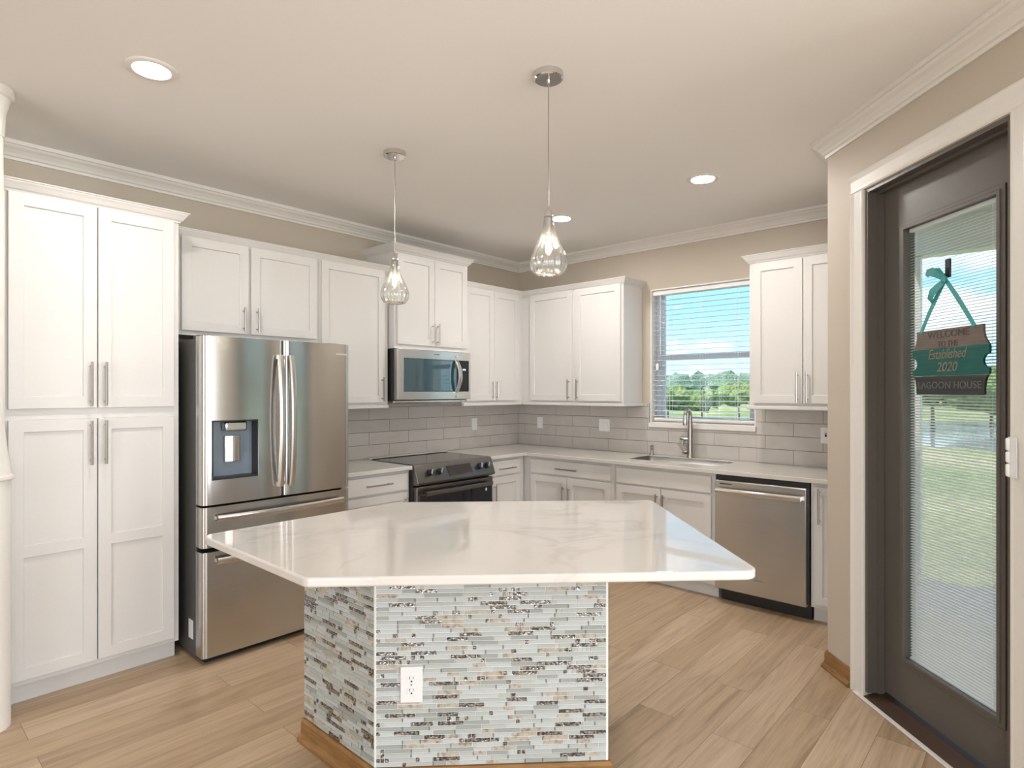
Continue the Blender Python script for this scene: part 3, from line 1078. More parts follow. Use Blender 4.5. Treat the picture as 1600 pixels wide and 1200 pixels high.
# sink
sk = thing('sink', 'undermount stainless steel sink sunk in the counter below the window', 'sink', ((SX0 + SX1) / 2, (SYA + SYB) / 2, KT - 0.23))
hx, hy = (SX1 - SX0) / 2 - 0.001, (SYB - SYA) / 2 - 0.001


def rrect(hx, hy, r, z, n=6):
    out = []
    for cx, cy, a0 in ((hx - r, hy - r, 0), (-hx + r, hy - r, 90), (-hx + r, -hy + r, 180), (hx - r, -hy + r, 270)):
        for k in range(n + 1):
            a = R(a0 + 90 * k / n)
            out.append((cx + r * math.cos(a), cy + r * math.sin(a), z))
    return out


mb2 = MB().rings([rrect(hx - 0.001, hy - 0.001, 0.05, 0.2275), rrect(hx - 0.001, hy - 0.001, 0.05, 0.06), rrect(hx - 0.02, hy - 0.02, 0.06, 0.015), rrect(hx - 0.06, hy - 0.06, 0.06, 0.006)], cap=False)
mb2._f([mb2._v(p) for p in rrect(hx - 0.06, hy - 0.06, 0.06, 0.006)])
bmesh.ops.remove_doubles(mb2.bm, verts=mb2.bm.verts, dist=1e-5)
bowl = mb2.build('bowl', m_sinksteel, sk)
so = bowl.modifiers.new('solid', 'SOLIDIFY')
so.thickness = 0.002
so.offset = 0
MB().lathe([(0.001, 0.0075), (0.045, 0.0075), (0.048, 0.009), (0.050, 0.0075), (0.050, 0.0072), (0.001, 0.0072)], 20).build('drain', m_chrome, sk)

# faucet
fc = thing('faucet', 'brushed steel pull-down kitchen faucet behind the sink', 'faucet', (-0.062, -1.945, KT), ROT_B)
mb = MB().lathe([(0.002, 0.0005), (0.031, 0.0005), (0.032, 0.006), (0.027, 0.014), (0.024, 0.05), (0.0235, 0.16), (0.021, 0.24), (0.0175, 0.300), (0.002, 0.301)], 20)
mb.build('body', m_nickel, fc)
arc = [(0, 0, 0.295), (0, 0, 0.325)]
for k in range(13):
    a = R(180 - 15 * k)
    arc.append((0, -0.046 - 0.046 * math.cos(a), 0.350 + 0.046 * math.sin(a)))
MB().tube(arc, [0.0165] * 2 + [0.0155] * 13, 14).build('gooseneck', m_nickel, fc)
MB().lathe([(0.002, 0.272), (0.020, 0.273), (0.022, 0.282), (0.020, 0.315), (0.017, 0.345), (0.0165, 0.352), (0.002, 0.353)], 16, (0, -0.092)).build('spray_head', m_chrome, fc)
mb = MB().tube([(-0.015, 0, 0.150), (-0.05, 0, 0.153), (-0.085, 0, 0.158)], [0.016, 0.018, 0.017], 12)
mb.tube([(-0.062, -0.002, 0.152), (-0.062, -0.012, 0.12), (-0.060, -0.018, 0.10)], [0.009, 0.009, 0.008], 8)
mb.build('lever_handle', m_chrome, fc)
mb = MB().tube([(-0.016, -0.004, 0.055), (-0.045, -0.012, 0.045), (-0.060, -0.016, 0.05)], [0.016, 0.021, 0.014], 10)
mb.tube([(-0.055, -0.016, 0.055), (-0.085, -0.02, 0.095), (-0.105, -0.02, 0.115)], [0.006, 0.005, 0.0045], 8)
mb.build('side_lever', m_nickel, fc)
sd = thing('soap_dispenser', 'small dark metal soap dispenser left of the faucet', 'soap dispenser', (-0.075, -1.600, KT), ROT_B)
MB().lathe([(0.002, 0.0005), (0.020, 0.0005), (0.020, 0.010), (0.014, 0.020), (0.013, 0.05), (0.016, 0.060), (0.002, 0.061)], 16).build('base', m_nickel, sd)
mb = MB().lathe([(0.002, 0.0615), (0.014, 0.0615), (0.015, 0.085), (0.002, 0.087)], 16)
mb.tube([(0, -0.008, 0.076), (0.006, -0.030, 0.078), (0.009, -0.045, 0.073)], [0.007, 0.006, 0.005], 10)
mb.build('pump_head', m_nickel, sd)

# ------------------------------------------------------------------ backsplash
def splash(name, label, loc, rot, length, phase, skip):
    t = thing(name, label, 'backsplash', loc, rot)
    gb, tb = MB(), MB()
    rows = [(KT + 0.0, 1.033)] + [(1.036 + 0.1025 * k - 0.0, 1.1355 + 0.1025 * k) for k in range(4)]
    z_hi = UB + 0.05
    segs = skip(length)
    for (a, b, zlo, zhi) in segs:
        gb.box(a, b, -0.006, -0.0008, zlo, zhi)
    for ri, (z0, z1) in enumerate(rows):
        odd = ri % 2
        x = phase + (0.203 if odd else 0.0) - 0.406 * 10
        while x < length:
            ta, tb_ = x + 0.0013, x + 0.406 - 0.0013
            for (a, b, zlo, zhi) in segs:
                p, q = max(ta, a), min(tb_, b)
                r0, r1 = max(z0 + 0.0005, zlo), min(z1, zhi)
                if q - p > 0.004 and r1 - r0 > 0.004:
                    tb.box(p, q, -0.009, -0.0055, r0, r1)
            x += 0.406
    gb.build('grout', m_tilegrout, t, smooth=False)
    tb.build('tiles', m_subway, t, 0.0012, smooth=False)
    return t


# local x = world x + 2.55 on the fridge wall; joints measured at -1.87 (rows 2,4) and -1.668 (rows 1,3)
splash('tile_backsplash', 'taupe subway tile backsplash behind the range', (-2.55, 0, 0), ROT_A, 2.549, (-1.668 + 2.55),
       lambda L: [(0.0, L - 0.010, KT + 0.0005, UB - 0.001)])
splash('tile_backsplash', 'taupe subway tile backsplash along the sink wall below the window', (0, 0, 0), ROT_B, 3.268, 1.923,
       lambda L: [(0.0005, -WY1 - 0.008, KT + 0.0005, UB - 0.002), (-WY1 - 0.008, -WY0 + 0.008, KT + 0.0005, 1.161), (-WY0 + 0.008, L, KT + 0.0005, UB - 0.001)])

# ------------------------------------------------------------------ outlets and switches
def plate(name, label, loc, rot, w=0.072, h=0.115, kind='duplex', cat='outlet', gang=1):
    t = thing(name, label, cat, loc, rot)
    mb = MB().box(-w / 2, w / 2, -0.006, 0, -h / 2, h / 2)
    mb.build('cover_plate', m_white, t, 0.002)
    if kind == 'duplex':
        for z in (0.022, -0.022):
            mb = MB().prism([(0.0165 * math.cos(R(a)), z + 0.0165 * max(-0.8, min(0.8, math.sin(R(a))))) for a in range(0, 360, 15)], -0.0075, -0.0055, 'y')
            f = mb.build('receptacle', m_white, t, 0.0004)
            sl = MB().box(-0.0075, -0.0052, -0.0079, -0.0071, z - 0.001, z + 0.009).box(0.0052, 0.0072, -0.0079, -0.0071, z, z + 0.008)
            sl.cyl((0, -0.0079, z - 0.0085), (0, -0.0071, z - 0.0085), 0.0033, 10)
            sl.build('slots', m_void, f)
        MB().cyl((0, -0.0072, 0), (0, -0.0055, 0), 0.003, 10).build('screw', m_nickel, t)
    elif kind == 'rocker':
        for g in range(gang):
            x = (g - (gang - 1) / 2) * 0.046
            MB().box(x - 0.0165, x + 0.0165, -0.0085, -0.0055, -0.033, 0.033).build('rocker', m_white, t, 0.001)
    elif kind == 'gfci':
        f = MB().box(-0.0165, 0.0165, -0.008, -0.0055, -0.033, 0.033).build('receptacle', m_white, t, 0.001)
        MB().box(-0.006, 0.006, -0.0088, -0.0079, -0.010, 0.008).build('slots', m_void, f)
        MB().box(-0.008, 0.008, -0.0088, -0.0079, 0.012, 0.018).build('test_button', m_badge_dark, f)
    return t


plate('wall_switch', 'white rocker switch plate on the tiles right of the range', (-0.667, -0.0092, 1.158), ROT_A, kind='rocker', cat='switch')
plate('wall_switch', 'single white switch plate on the window wall tiles near the corner', (-0.0092, -0.298, 1.156), ROT_B, kind='rocker', cat='switch')
plate('wall_switch', 'wide double white switch plate on the tiles left of the sink', (-0.0092, -1.072, 1.160), ROT_B, w=0.118, kind='rocker', cat='switch', gang=2)
plate('wall_outlet', 'white outlet plate on the tiles above the dishwasher, by the beige wall', (-0.0092, -2.958, 1.158), ROT_B, kind='gfci')

# ------------------------------------------------------------------ refrigerator
FX0, FX1 = -3.459, -2.553
FW = FX1 - FX0
fr = thing('refrigerator', 'stainless steel french-door refrigerator with dark grey sides', 'refrigerator', (FX0, 0, 0), ROT_A)
box('case', m_fridge_side, (0.004, FW - 0.004, -0.690, -0.06, 0.028, 1.765), fr, 0.004)
mb = MB().box(0.03, FW - 0.03, -0.735, -0.10, 0.0005, 0.027)
mb.build('toe_grille', m_dark, fr)
for x in (0.02, FW - 0.11):
    box('hinge_cover', m_fridge_side, (x, x + 0.09, -0.69, -0.60, 1.766, 1.788), fr, 0.006)
box('door_gasket', m_void, (0.012, FW - 0.012, -0.698, -0.6905, 0.034, 1.762), fr)
lb = box('energy_label', m_white, (0.0025, 0.0039, -0.652, -0.588, 0.112, 0.215), fr)
lb['label'] = 'small white sticker on the dark side'
YB, YF, BUL = -0.6985, -0.786, 0.007


def front_y(x, x0, x1, r=0.030):
    """convex stainless front with rolled vertical edges"""
    t = (x - x0) / (x1 - x0)
    y = YF - BUL * (1 - (2 * t - 1) ** 2)
    e = min(x - x0, x1 - x)
    if e < r:
        k = 1 - e / r
        y += 0.024 * (1 - math.sqrt(max(0, 1 - k * k)))
    return y


def fridge_panel(name, x0, x1, z0, z1, hole=None):
    xs = [x0 + 0.030 * (1 - math.cos(R(90 * k / 8))) for k in range(9)]
    xs += [x1 - 0.030 * (1 - math.cos(R(90 * k / 8))) for k in range(9)]
    n = 18
    xs += [x0 + 0.03 + (x1 - x0 - 0.06) * k / n for k in range(1, n)]
    zs = [z0, z1]
    if hole:
        xs = [x for x in xs if min(abs(x - hole[0]), abs(x - hole[1])) > 0.004] + [hole[0], hole[1]]
        zs = [z0, hole[2], hole[3], z1]
    xs = sorted(xs)
    mb = MB()
    nx, nz = len(xs), len(zs)
    F = [[mb._v((x, front_y(x, x0, x1), z)) for z in zs] for x in xs]
    B = [[mb._v((x, YB, z)) for z in zs] for x in xs]
    inh = lambda i, j: hole and hole[0] <= (xs[i] + xs[i + 1]) / 2 <= hole[1] and j == 1
    for i in range(nx - 1):
        for j in range(nz - 1):
            if inh(i, j):
                continue
            mb._f([F[i][j], F[i + 1][j], F[i + 1][j + 1], F[i][j + 1]])
            mb._f([B[i][j], B[i][j + 1], B[i + 1][j + 1], B[i + 1][j]])
        mb._f([F[i][0], B[i][0], B[i + 1][0], F[i + 1][0]])
        mb._f([F[i][-1], F[i + 1][-1], B[i + 1][-1], B[i][-1]])
        if hole and hole[0] <= (xs[i] + xs[i + 1]) / 2 <= hole[1]:
            mb._f([F[i][1], F[i + 1][1], B[i + 1][1], B[i][1]])
            mb._f([F[i][2], B[i][2], B[i + 1][2], F[i + 1][2]])
    for j in range(nz - 1):
        mb._f([F[0][j], F[0][j + 1], B[0][j + 1], B[0][j]])
        mb._f([F[-1][j], B[-1][j], B[-1][j + 1], F[-1][j + 1]])
    if hole:
        a, b = xs.index(hole[0]), xs.index(hole[1])
        mb._f([F[a][1], B[a][1], B[a][2], F[a][2]])
        mb._f([F[b][1], F[b][2], B[b][2], B[b][1]])
    return mb.build(name, m_steel, fr, 0.002, smooth=True)


HO = (0.049, 0.301, 0.995, 1.318)
dL = fridge_panel('left_door', 0.0, 0.4535, 0.862, 1.777, HO)
dR = fridge_panel('right_door', 0.4575, FW, 0.862, 1.777)
d1 = fridge_panel('upper_drawer', 0.0, FW, 0.632, 0.850)
d2 = fridge_panel('freezer_drawer', 0.0, FW, 0.040, 0.608)


def bar_handle_v(name, x, z0, z1, parent):
    path = []
    for k in range(17):
        t = k / 16
        path.append((x, YF - 0.008 - 0.055 * math.sin(math.pi * min(1, max(0, 0.06 + 0.88 * t))) ** 0.55, z0 + (z1 - z0) * t))
    out = []
    for i, p in enumerate(path):
        w, th = 0.016, 0.010
        out.append([(p[0] - w, p[1] + th, p[2]), (p[0] - w, p[1] - th * 0.4, p[2]), (p[0] - w * 0.5, p[1] - th, p[2]), (p[0] + w * 0.5, p[1] - th, p[2]), (p[0] + w, p[1] - th * 0.4, p[2]), (p[0] + w, p[1] + th, p[2])])
    mb = MB().rings(out)
    for z in (z0 + 0.012, z1 - 0.012):
        mb.box(x - 0.010, x + 0.010, YF - 0.03, YF + 0.004, z - 0.012, z + 0.012)
    return mb.build(name, m_steel_light, parent)


bar_handle_v('handle', 0.423, 0.922, 1.690, dL)
bar_handle_v('handle', 0.490, 0.922, 1.690, dR)


def bar_handle_h(x0, x1, z, parent):
    out = []
    for k in range(21):
        t = k / 20
        x = x0 + (x1 - x0) * t
        y = YF - 0.030 - 0.030 * math.sin(math.pi * t)
        h, th = 0.0165, 0.008
        out.append([(x, y + th, z - h), (x, y - th * 0.4, z - h), (x, y - th, z - h * 0.4), (x, y - th, z + h * 0.4), (x, y - th * 0.4, z + h), (x, y + th, z + h)])
    mb = MB().rings(out)
    for x in (x0 + 0.012, x1 - 0.012):
        mb.box(x - 0.012, x + 0.012, YF - 0.034, YF + 0.006, z - 0.009, z + 0.009)
    return mb.build('handle', m_steel_light, parent)


bar_handle_h(0.070, 0.840, 0.790, d1)
bar_handle_h(0.070, 0.840, 0.560, d2)
# ice and water dispenser set into the left door
dsp = MB()
hx0, hx1, hz0, hz1 = HO
dsp.box(hx0 + 0.001, hx1 - 0.001, -0.7225, -0.7025, hz0 + 0.001, hz1 - 0.001)
dsp = dsp.build('dispenser', m_dispenser, dL)
mb = MB()
yo = -0.7935
mb.box(hx0 + 0.0005, hx0 + 0.006, yo, -0.7228, hz0 + 0.001, hz1 - 0.001).box(hx1 - 0.006, hx1 - 0.0005, yo, -0.7228, hz0 + 0.001, hz1 - 0.001)
mb.box(hx0 + 0.006, hx1 - 0.006, yo, -0.7228, hz1 - 0.007, hz1 - 0.001).box(hx0 + 0.006, hx1 - 0.006, yo, -0.7228, hz0 + 0.001, hz0 + 0.012)
mb.build('recess_frame', m_dark, dsp)
mb = MB().box(hx0 + 0.075, hx1 - 0.055, -0.780, -0.7230, hz1 - 0.062, hz1 - 0.008)
mb.build('nozzle', m_steel_light, dsp, 0.010)
out = []
for k in range(9):
    t = k / 8
    out.append((hx0 + 0.085 + 0.085 * t, -0.748 - 0.010 * math.sin(math.pi * t)))
out += [(hx0 + 0.170, -0.7230), (hx0 + 0.085, -0.7230)]
MB().prism(out, hz0 + 0.09, hz0 + 0.235, 'z').build('paddle', m_steel_light, dsp, 0.002)
text_mesh('badge', 'SAMSUNG', 0.016, m_badge, dR, (0.842, front_y(0.842, 0.4575, FW) - 0.0008, 1.712), 0.075, bold=0.0003)

# ------------------------------------------------------------------ range
RX0, RX1 = -1.929, -1.113
RW = RX1 - RX0
rg = thing('range', 'black stainless slide-in electric range with four front knobs', 'range', (RX0, 0, 0), ROT_A)
box('case', m_dark, (0.0, RW, -0.640, -0.110, 0.03, 0.905), rg, 0.002)
for x in (0.05, RW - 0.05):
    for y in (-0.58, -0.14):
        MB().cyl((x, y, 0.0005), (x, y, 0.031), 0.018, 12).build('foot', m_dark, rg)
box('cooktop', m_cooktop, (0.0, RW, -0.652, -0.108, 0.906, 0.930), rg, 0.003)
mb = MB().box(0.02, RW - 0.02, -0.140, -0.112, 0.9302, 0.9335)
mb.build('rear_vent', m_void, rg)
# sloped control panel
pp = [(-0.6405, 0.780), (-0.700, 0.780), (-0.712, 0.796), (-0.664, 0.918), (-0.6525, 0.931), (-0.6405, 0.905)]
pan = MB().prism(pp, -0.001, RW + 0.006, 'x').build('control_panel', m_blacksteel, rg, 0.004)
sl = math.atan2(0.048, 0.122)
nrm = Vector((0, -math.cos(sl), math.sin(sl)))
tan = Vector((0, math.sin(sl), math.cos(sl)))


def panel_pt(x, t, h):
    b = Vector((x, -0.712, 0.796))
    return b + tan * t + nrm * h


mb = MB()
X0d, X1d = RW * 0.37, RW * 0.70
A = [panel_pt(X0d + 0.012, 0.028, 0.0), panel_pt(X1d, 0.028, 0.0), panel_pt(X1d - 0.012, 0.108, 0.0), panel_pt(X0d, 0.108, 0.0)]
mb.rings([A, [p + nrm * 0.0015 for p in A]])
mb.build('display', m_display, pan)
for fx in (0.155, 0.275, 0.800, 0.905):
    x = RW * fx
    c0k = panel_pt(x, 0.072, 0.0)
    mb = MB().cyl(c0k, c0k + nrm * 0.006, 0.026, 20)
    mb.tube([c0k + nrm * 0.006, c0k + nrm * 0.032], [0.0225, 0.0205], 20)
    k = mb.build('knob', m_dark, pan)
    mb = MB()
    q = Matrix.Rotation(0, 3, 'X')
    a, b = c0k + nrm * 0.0315, c0k + nrm * 0.0385
    ux = (Vector((1, 0, 0)) * 0.45 + tan * 0.89).normalized()
    uy = nrm.cross(ux).normalized()
    mb.rings([[a + ux * 0.021 + uy * 0.008, a - ux * 0.021 + uy * 0.008, a - ux * 0.021 - uy * 0.008, a + ux * 0.021 - uy * 0.008],
              [b + ux * 0.020 + uy * 0.007, b - ux * 0.020 + uy * 0.007, b - ux * 0.020 - uy * 0.007, b + ux * 0.020 - uy * 0.007]])
    mb.build('grip', m_steel_light, k)
od = box('oven_door', m_blacksteel, (0.004, RW - 0.004, -0.690, -0.6405, 0.215, 0.765), rg, 0.005)
box('oven_window', m_blackglass, (0.03, RW - 0.02, -0.6925, -0.6885, 0.24, 0.700), od, 0.001)
mb = MB()
out = []
for k in range(13):
    t = k / 12
    x = 0.055 + (RW - 0.11) * t
    y = -0.735 - 0.010 * math.sin(math.pi * t)
    out.append([(x, y + 0.009, 0.703), (x, y - 0.006, 0.703), (x, y - 0.010, 0.712), (x, y - 0.010, 0.726), (x, y - 0.006, 0.735), (x, y + 0.009, 0.735)])
mb.rings(out)
for x in (0.07, RW - 0.07):
    mb.box(x - 0.012, x + 0.012, -0.73, -0.689, 0.711, 0.728)
mb.build('handle', m_blacksteel, od)
st = box('sticker', m_white, (RW * 0.885, RW * 0.905, -0.6934, -0.6927, 0.655, 0.678), od)
st['label'] = 'small white square sticker'
box('storage_drawer', m_blacksteel, (0.004, RW - 0.004, -0.685, -0.6405, 0.045, 0.205), rg, 0.005)

# ------------------------------------------------------------------ microwave
MX0, MX1 = -1.893, -1.113
MW = MX1 - MX0
mw = thing('microwave', 'stainless over-the-range microwave mounted above the range', 'microwave', (MX0, 0, 1.392), ROT_A)
mh = 0.415
box('case', m_dark, (0.0, MW, -0.372, -0.012, 0.012, mh), mw, 0.002)
mb = MB().box(0.01, MW - 0.01, -0.36, -0.03, -0.008, 0.0115)
mb.build('vent_bottom', m_steel_light, mw, 0.003)
mb = MB()
fx = [0.0, 0.055, 0.725 * MW, MW * 0.985 - 0.012, MW]
gx0, gx1 = 0.060, MW - 0.020
gz0, gz1 = 0.082, 0.345
mb.relief([0.0, gx0, gx1, MW], [0.018, gz0, gz1, mh], lambda i, j: 0.410 if (i == 1 and j == 1) else 0.418, -0.3725)
mfr = mb.build('door', m_steel_light, mw, 0.002, smooth=False)
sp = MW * 0.800
w1 = box('window', m_mwglass, (gx0 + 0.002, sp - 0.002, -0.414, -0.4105, gz0 + 0.002, gz1 - 0.002), mfr, 0.001)
cpn = box('control_panel', m_blackglass, (sp + 0.001, gx1 - 0.002, -0.415, -0.4105, gz0 + 0.002, gz1 - 0.002), mfr, 0.001)
MB().box(MW * 0.885, MW * 0.93, -0.4158, -0.4150, 0.262, 0.276).build('clock', m_lcd, cpn)
out = []
for k in range(15):
    t = k / 14
    z = 0.072 + 0.278 * t
    b = math.sin(math.pi * t)
    x = sp - 0.020 + 0.012 * b
    y = -0.424 - 0.046 * b ** 0.7
    out.append([(x - 0.018, y + 0.006, z), (x - 0.017, y - 0.004, z), (x, y - 0.009, z), (x + 0.017, y - 0.004, z), (x + 0.018, y + 0.006, z)])
MB().rings(out).build('handle', m_steel_light, mfr)
for z in (mh - 0.036, 0.045):
    MB().cyl((sp - 0.006, -0.426, z), (sp - 0.006, -0.416, z), 0.012, 16).build('handle_mount', m_chrome, mfr)
box('badge', m_badge_dark, (0.47 * MW, 0.545 * MW, -0.4188, -0.4175, mh - 0.034, mh - 0.025), mfr)

# ------------------------------------------------------------------ dishwasher
dw = thing('dishwasher', 'stainless steel dishwasher with a bar handle under the counter', 'dishwasher', (0, -2.398, 0), ROT_B)
DWW = 0.616
box('case', m_dark, (0.001, DWW - 0.001, -0.612, -0.03, 0.105, 0.892), dw, 0.001)
box('toe_panel', m_dark, (0.02, DWW - 0.0, -0.565, -0.06, 0.0005, 0.104), dw, 0.001)
mb = MB()
xs = [0.010 + (0.594) * k / 10 for k in range(11)]
out = []
prof = [(-0.6125, 0.100), (-0.652, 0.100), (-0.657, 0.106), (-0.660, 0.45), (-0.657, 0.852), (-0.652, 0.858), (-0.6125, 0.858)]
mb.prism(prof, 0.012, 0.606, 'x')
dd = mb.build('door', m_steel_dw, dw, 0.0025)
out = []
for k in range(19):
    t = k / 18
    x = 0.028 + 0.556 * t
    y = -0.692 - 0.014 * math.sin(math.pi * t)
    h = 0.017
    out.append([(x, y + 0.008, 0.792 - h), (x, y - 0.003, 0.792 - h), (x, y - 0.008, 0.792 - h * 0.4), (x, y - 0.008, 0.792 + h * 0.4), (x, y - 0.003, 0.792 + h), (x, y + 0.008, 0.792 + h)])
mb = MB().rings(out)
for x in (0.040, 0.572):
    mb.box(x - 0.011, x + 0.011, -0.690, -0.654, 0.781, 0.803)
mb.build('handle', m_steel_light, dd)
box('vent_slot', m_void, (0.045, 0.13, -0.6592, -0.6572, 0.832, 0.838), dd)
box('badge', m_badge_dark, (0.285, 0.340, -0.6610, -0.6585, 0.205, 0.211), dd)

# ------------------------------------------------------------------ island
IS = (-3.1, -2.35, 0)
isl = thing('kitchen_island', 'angled kitchen island base clad in glass and stone strip mosaic', 'island', IS)
A_ = (-3.415, -2.294)
B_ = (A_[0] + 0.862 * math.sqrt(0.5), A_[1] - 0.862 * math.sqrt(0.5))
E_ = (-3.415, -1.786)
s_ab = -4.70
k_ = (s_ab - (B_[0] + B_[1])) / 2
C_ = (B_[0] + k_, B_[1] + k_)
D_ = (s_ab - E_[1], E_[1])
poly = [A_, B_, C_, D_, E_]
cen = Vector((sum(p[0] for p in poly) / 5, sum(p[1] for p in poly) / 5))
inset = [((p[0] - cen.x) * 0.985 + cen.x, (p[1] - cen.y) * 0.985 + cen.y) for p in poly]
MB().prism([(p[0] - IS[0], p[1] - IS[1]) for p in inset], 0.0005, KT - 0.0305).build('case', m_cab, isl, smooth=False)
mos_mats = [m_ms_a, m_ms_b, m_ms_c, m_ms_stone, m_ms_silver, m_grout, m_badge_dark]


def mosaic(origin, rot, length, seed):
    rnd = random.Random(seed)
    mb = MB()
    z0, z1 = 0.0885, KT - 0.0315
    mb.mi = 5
    mb.box(0, length, -0.0042, 0.004, z0, z1)
    ph, gap = 0.0163, 0.0017
    rows = int((z1 - z0) / ph)
    ph = (z1 - z0) / rows
    for r in range(rows):
        za, zb_ = z0 + r * ph + gap / 2, z0 + (r + 1) * ph - gap / 2
        x = gap
        last = None
        while x < length - 0.006:
            q = rnd.random()
            if last == 'sq' and rnd.random() < 0.35:
                kind = 'sq'
            else:
                kind = 'glass' if q < 0.58 else 'stone' if q < 0.70 else 'silver' if q < 0.82 else 'sq'
            if kind == last and kind in ('silver', 'stone'):
                kind = 'glass'
            if kind == 'glass':
                L = rnd.choice([0.047, 0.062, 0.078, 0.095, 0.095])
                mb.mi = rnd.choice([0, 0, 1, 1, 2])
            elif kind == 'stone':
                L = rnd.choice([0.047, 0.078, 0.095])
                mb.mi = 3
            elif kind == 'silver':
                L = rnd.choice([0.078, 0.095, 0.095])
                mb.mi = 4
            else:
                L = 0.0146
                mb.mi = rnd.choice([4, 4, 0, 1])
            last = kind
            xe = min(x + L, length - gap)
            if length - gap - xe < 0.008:
                xe = length - gap
            proud = 0.0072 if kind != 'stone' else 0.0066
            b = 0.0012
            fr_ = [(x + b, -proud, za + b), (xe - b, -proud, za + b), (xe - b, -proud, zb_ - b), (x + b, -proud, zb_ - b)]
            bk = [(x, -0.0041, za), (xe, -0.0041, za), (xe, -0.0041, zb_), (x, -0.0041, zb_)]
            V = [mb._v(p) for p in fr_]
            U = [mb._v(p) for p in bk]
            mb._f(V)
            for i in range(4):
                j = (i + 1) % 4
                mb._f([U[i], U[j], V[j], V[i]])
            x = xe + gap
            if kind == 'glass' and rnd.random() < 0.45 and x < length - 0.02:      # dark sliver painting the shadow at the end of a glass strip
                mb.mi = 6
                mb.box(x - gap * 0.5, x + 0.0014, -0.0062, -0.0041, za, zb_)
                x += 0.0014 + gap * 0.5
    return mb.build('mosaic_tiles', mos_mats, isl, smooth=False, loc=(origin[0] - IS[0], origin[1] - IS[1], 0), rot=rot, recalc=False)


mosaic(A_, R(-45), 0.862, 11)
mosaic(E_, R(-90), E_[1] - A_[1], 5)
mosaic(B_, R(45), math.hypot(C_[0] - B_[0], C_[1] - B_[1]), 23)
for p in (A_, B_):
    MB().cyl((p[0] - IS[0], p[1] - IS[1], 0.089), (p[0] - IS[0], p[1] - IS[1], KT - 0.032), 0.0072, 10).build('corner_trim', m_grout, isl)
ip = [(p[0] - IS[0], p[1] - IS[1]) for p in (C_, B_, A_, E_)]
BI = [(-0.004, 0.0008), (0.040, 0.0008), (0.040, 0.012), (0.033, 0.022), (0.022, 0.030), (0.020, 0.076), (0.012, 0.087), (-0.004, 0.0882)]
MB().sweep(BI, ip[::-1]).build('baseboard', m_oak, isl, smooth=False)['label'] = 'honey oak baseboard with shoe moulding'

# island top
def rounded(poly, rs, n=8):
    out = []
    m = len(poly)
    for i in range(m):
        p0, p1, p2 = Vector(poly[i - 1]), Vector(poly[i]), Vector(poly[(i + 1) % m])
        a, b = (p0 - p1).normalized(), (p2 - p1).normalized()
        ang = a.angle(b)
        t = rs[i] / math.tan(ang / 2)
        s, e = p1 + a * t, p1 + b * t
        c = p1 + (a + b).normalized() * (rs[i] / math.sin(ang / 2))
        a0 = math.atan2((s - c).y, (s - c).x)
        a1 = math.atan2((e - c).y, (e - c).x)
        d = (a1 - a0 + math.pi) % (2 * math.pi) - math.pi
        out += [(c.x + rs[i] * math.cos(a0 + d * k / n), c.y + rs[i] * math.sin(a0 + d * k / n)) for k in range(n + 1)]
    return out


TP = [(-3.815, -1.722), (-3.815, -2.505), (-2.835, -3.485), (-1.985, -2.645), (-2.900, -1.722)]
pts = rounded(TP, [0.05, 0.04, 0.05, 0.03, 0.04])
mb = MB().prism(pts, KT - 0.030, KT)
tag(mb.build('island_countertop', m_island_top, bevel=0.007, seg=4), 'white veined quartz island countertop with angled pointed corners', 'countertop')
px = 0.133
ox, oy = A_[0] + px * math.sqrt(0.5), A_[1] - px * math.sqrt(0.5)
nx_, ny_ = -math.sqrt(0.5) * 0.0075, -math.sqrt(0.5) * 0.0075
plate('wall_outlet', 'white duplex outlet on the mosaic front of the island', (ox + nx_, oy + ny_, 0.395), R(-45), w=0.082, h=0.132)

# ------------------------------------------------------------------ ceiling lights and pendants
def downlight(label, x, y):
    t = thing('recessed_light', label, 'ceiling light', (x, y, CZ), 0, 'recessed ceiling lights')
    MB().lathe([(0.066, -0.001), (0.070, -0.008), (0.090, -0.008), (0.097, -0.004), (0.099, -0.0005), (0.066, -0.0005)], 40).build('trim_ring', m_trim, t)
    MB().lathe([(0.001, -0.0045), (0.0655, -0.0045), (0.0655, -0.001), (0.001, -0.001)], 40).build('lens', m_lens, t)
    return t


downlight('round recessed ceiling light at the left, above the pantry side', -3.882, -1.39)
downlight('round recessed ceiling light in front of the window wall, on the right', -1.145, -2.54)
downlight('round recessed ceiling light near the back corner, beside the nearer pendant', -1.054, -1.36)


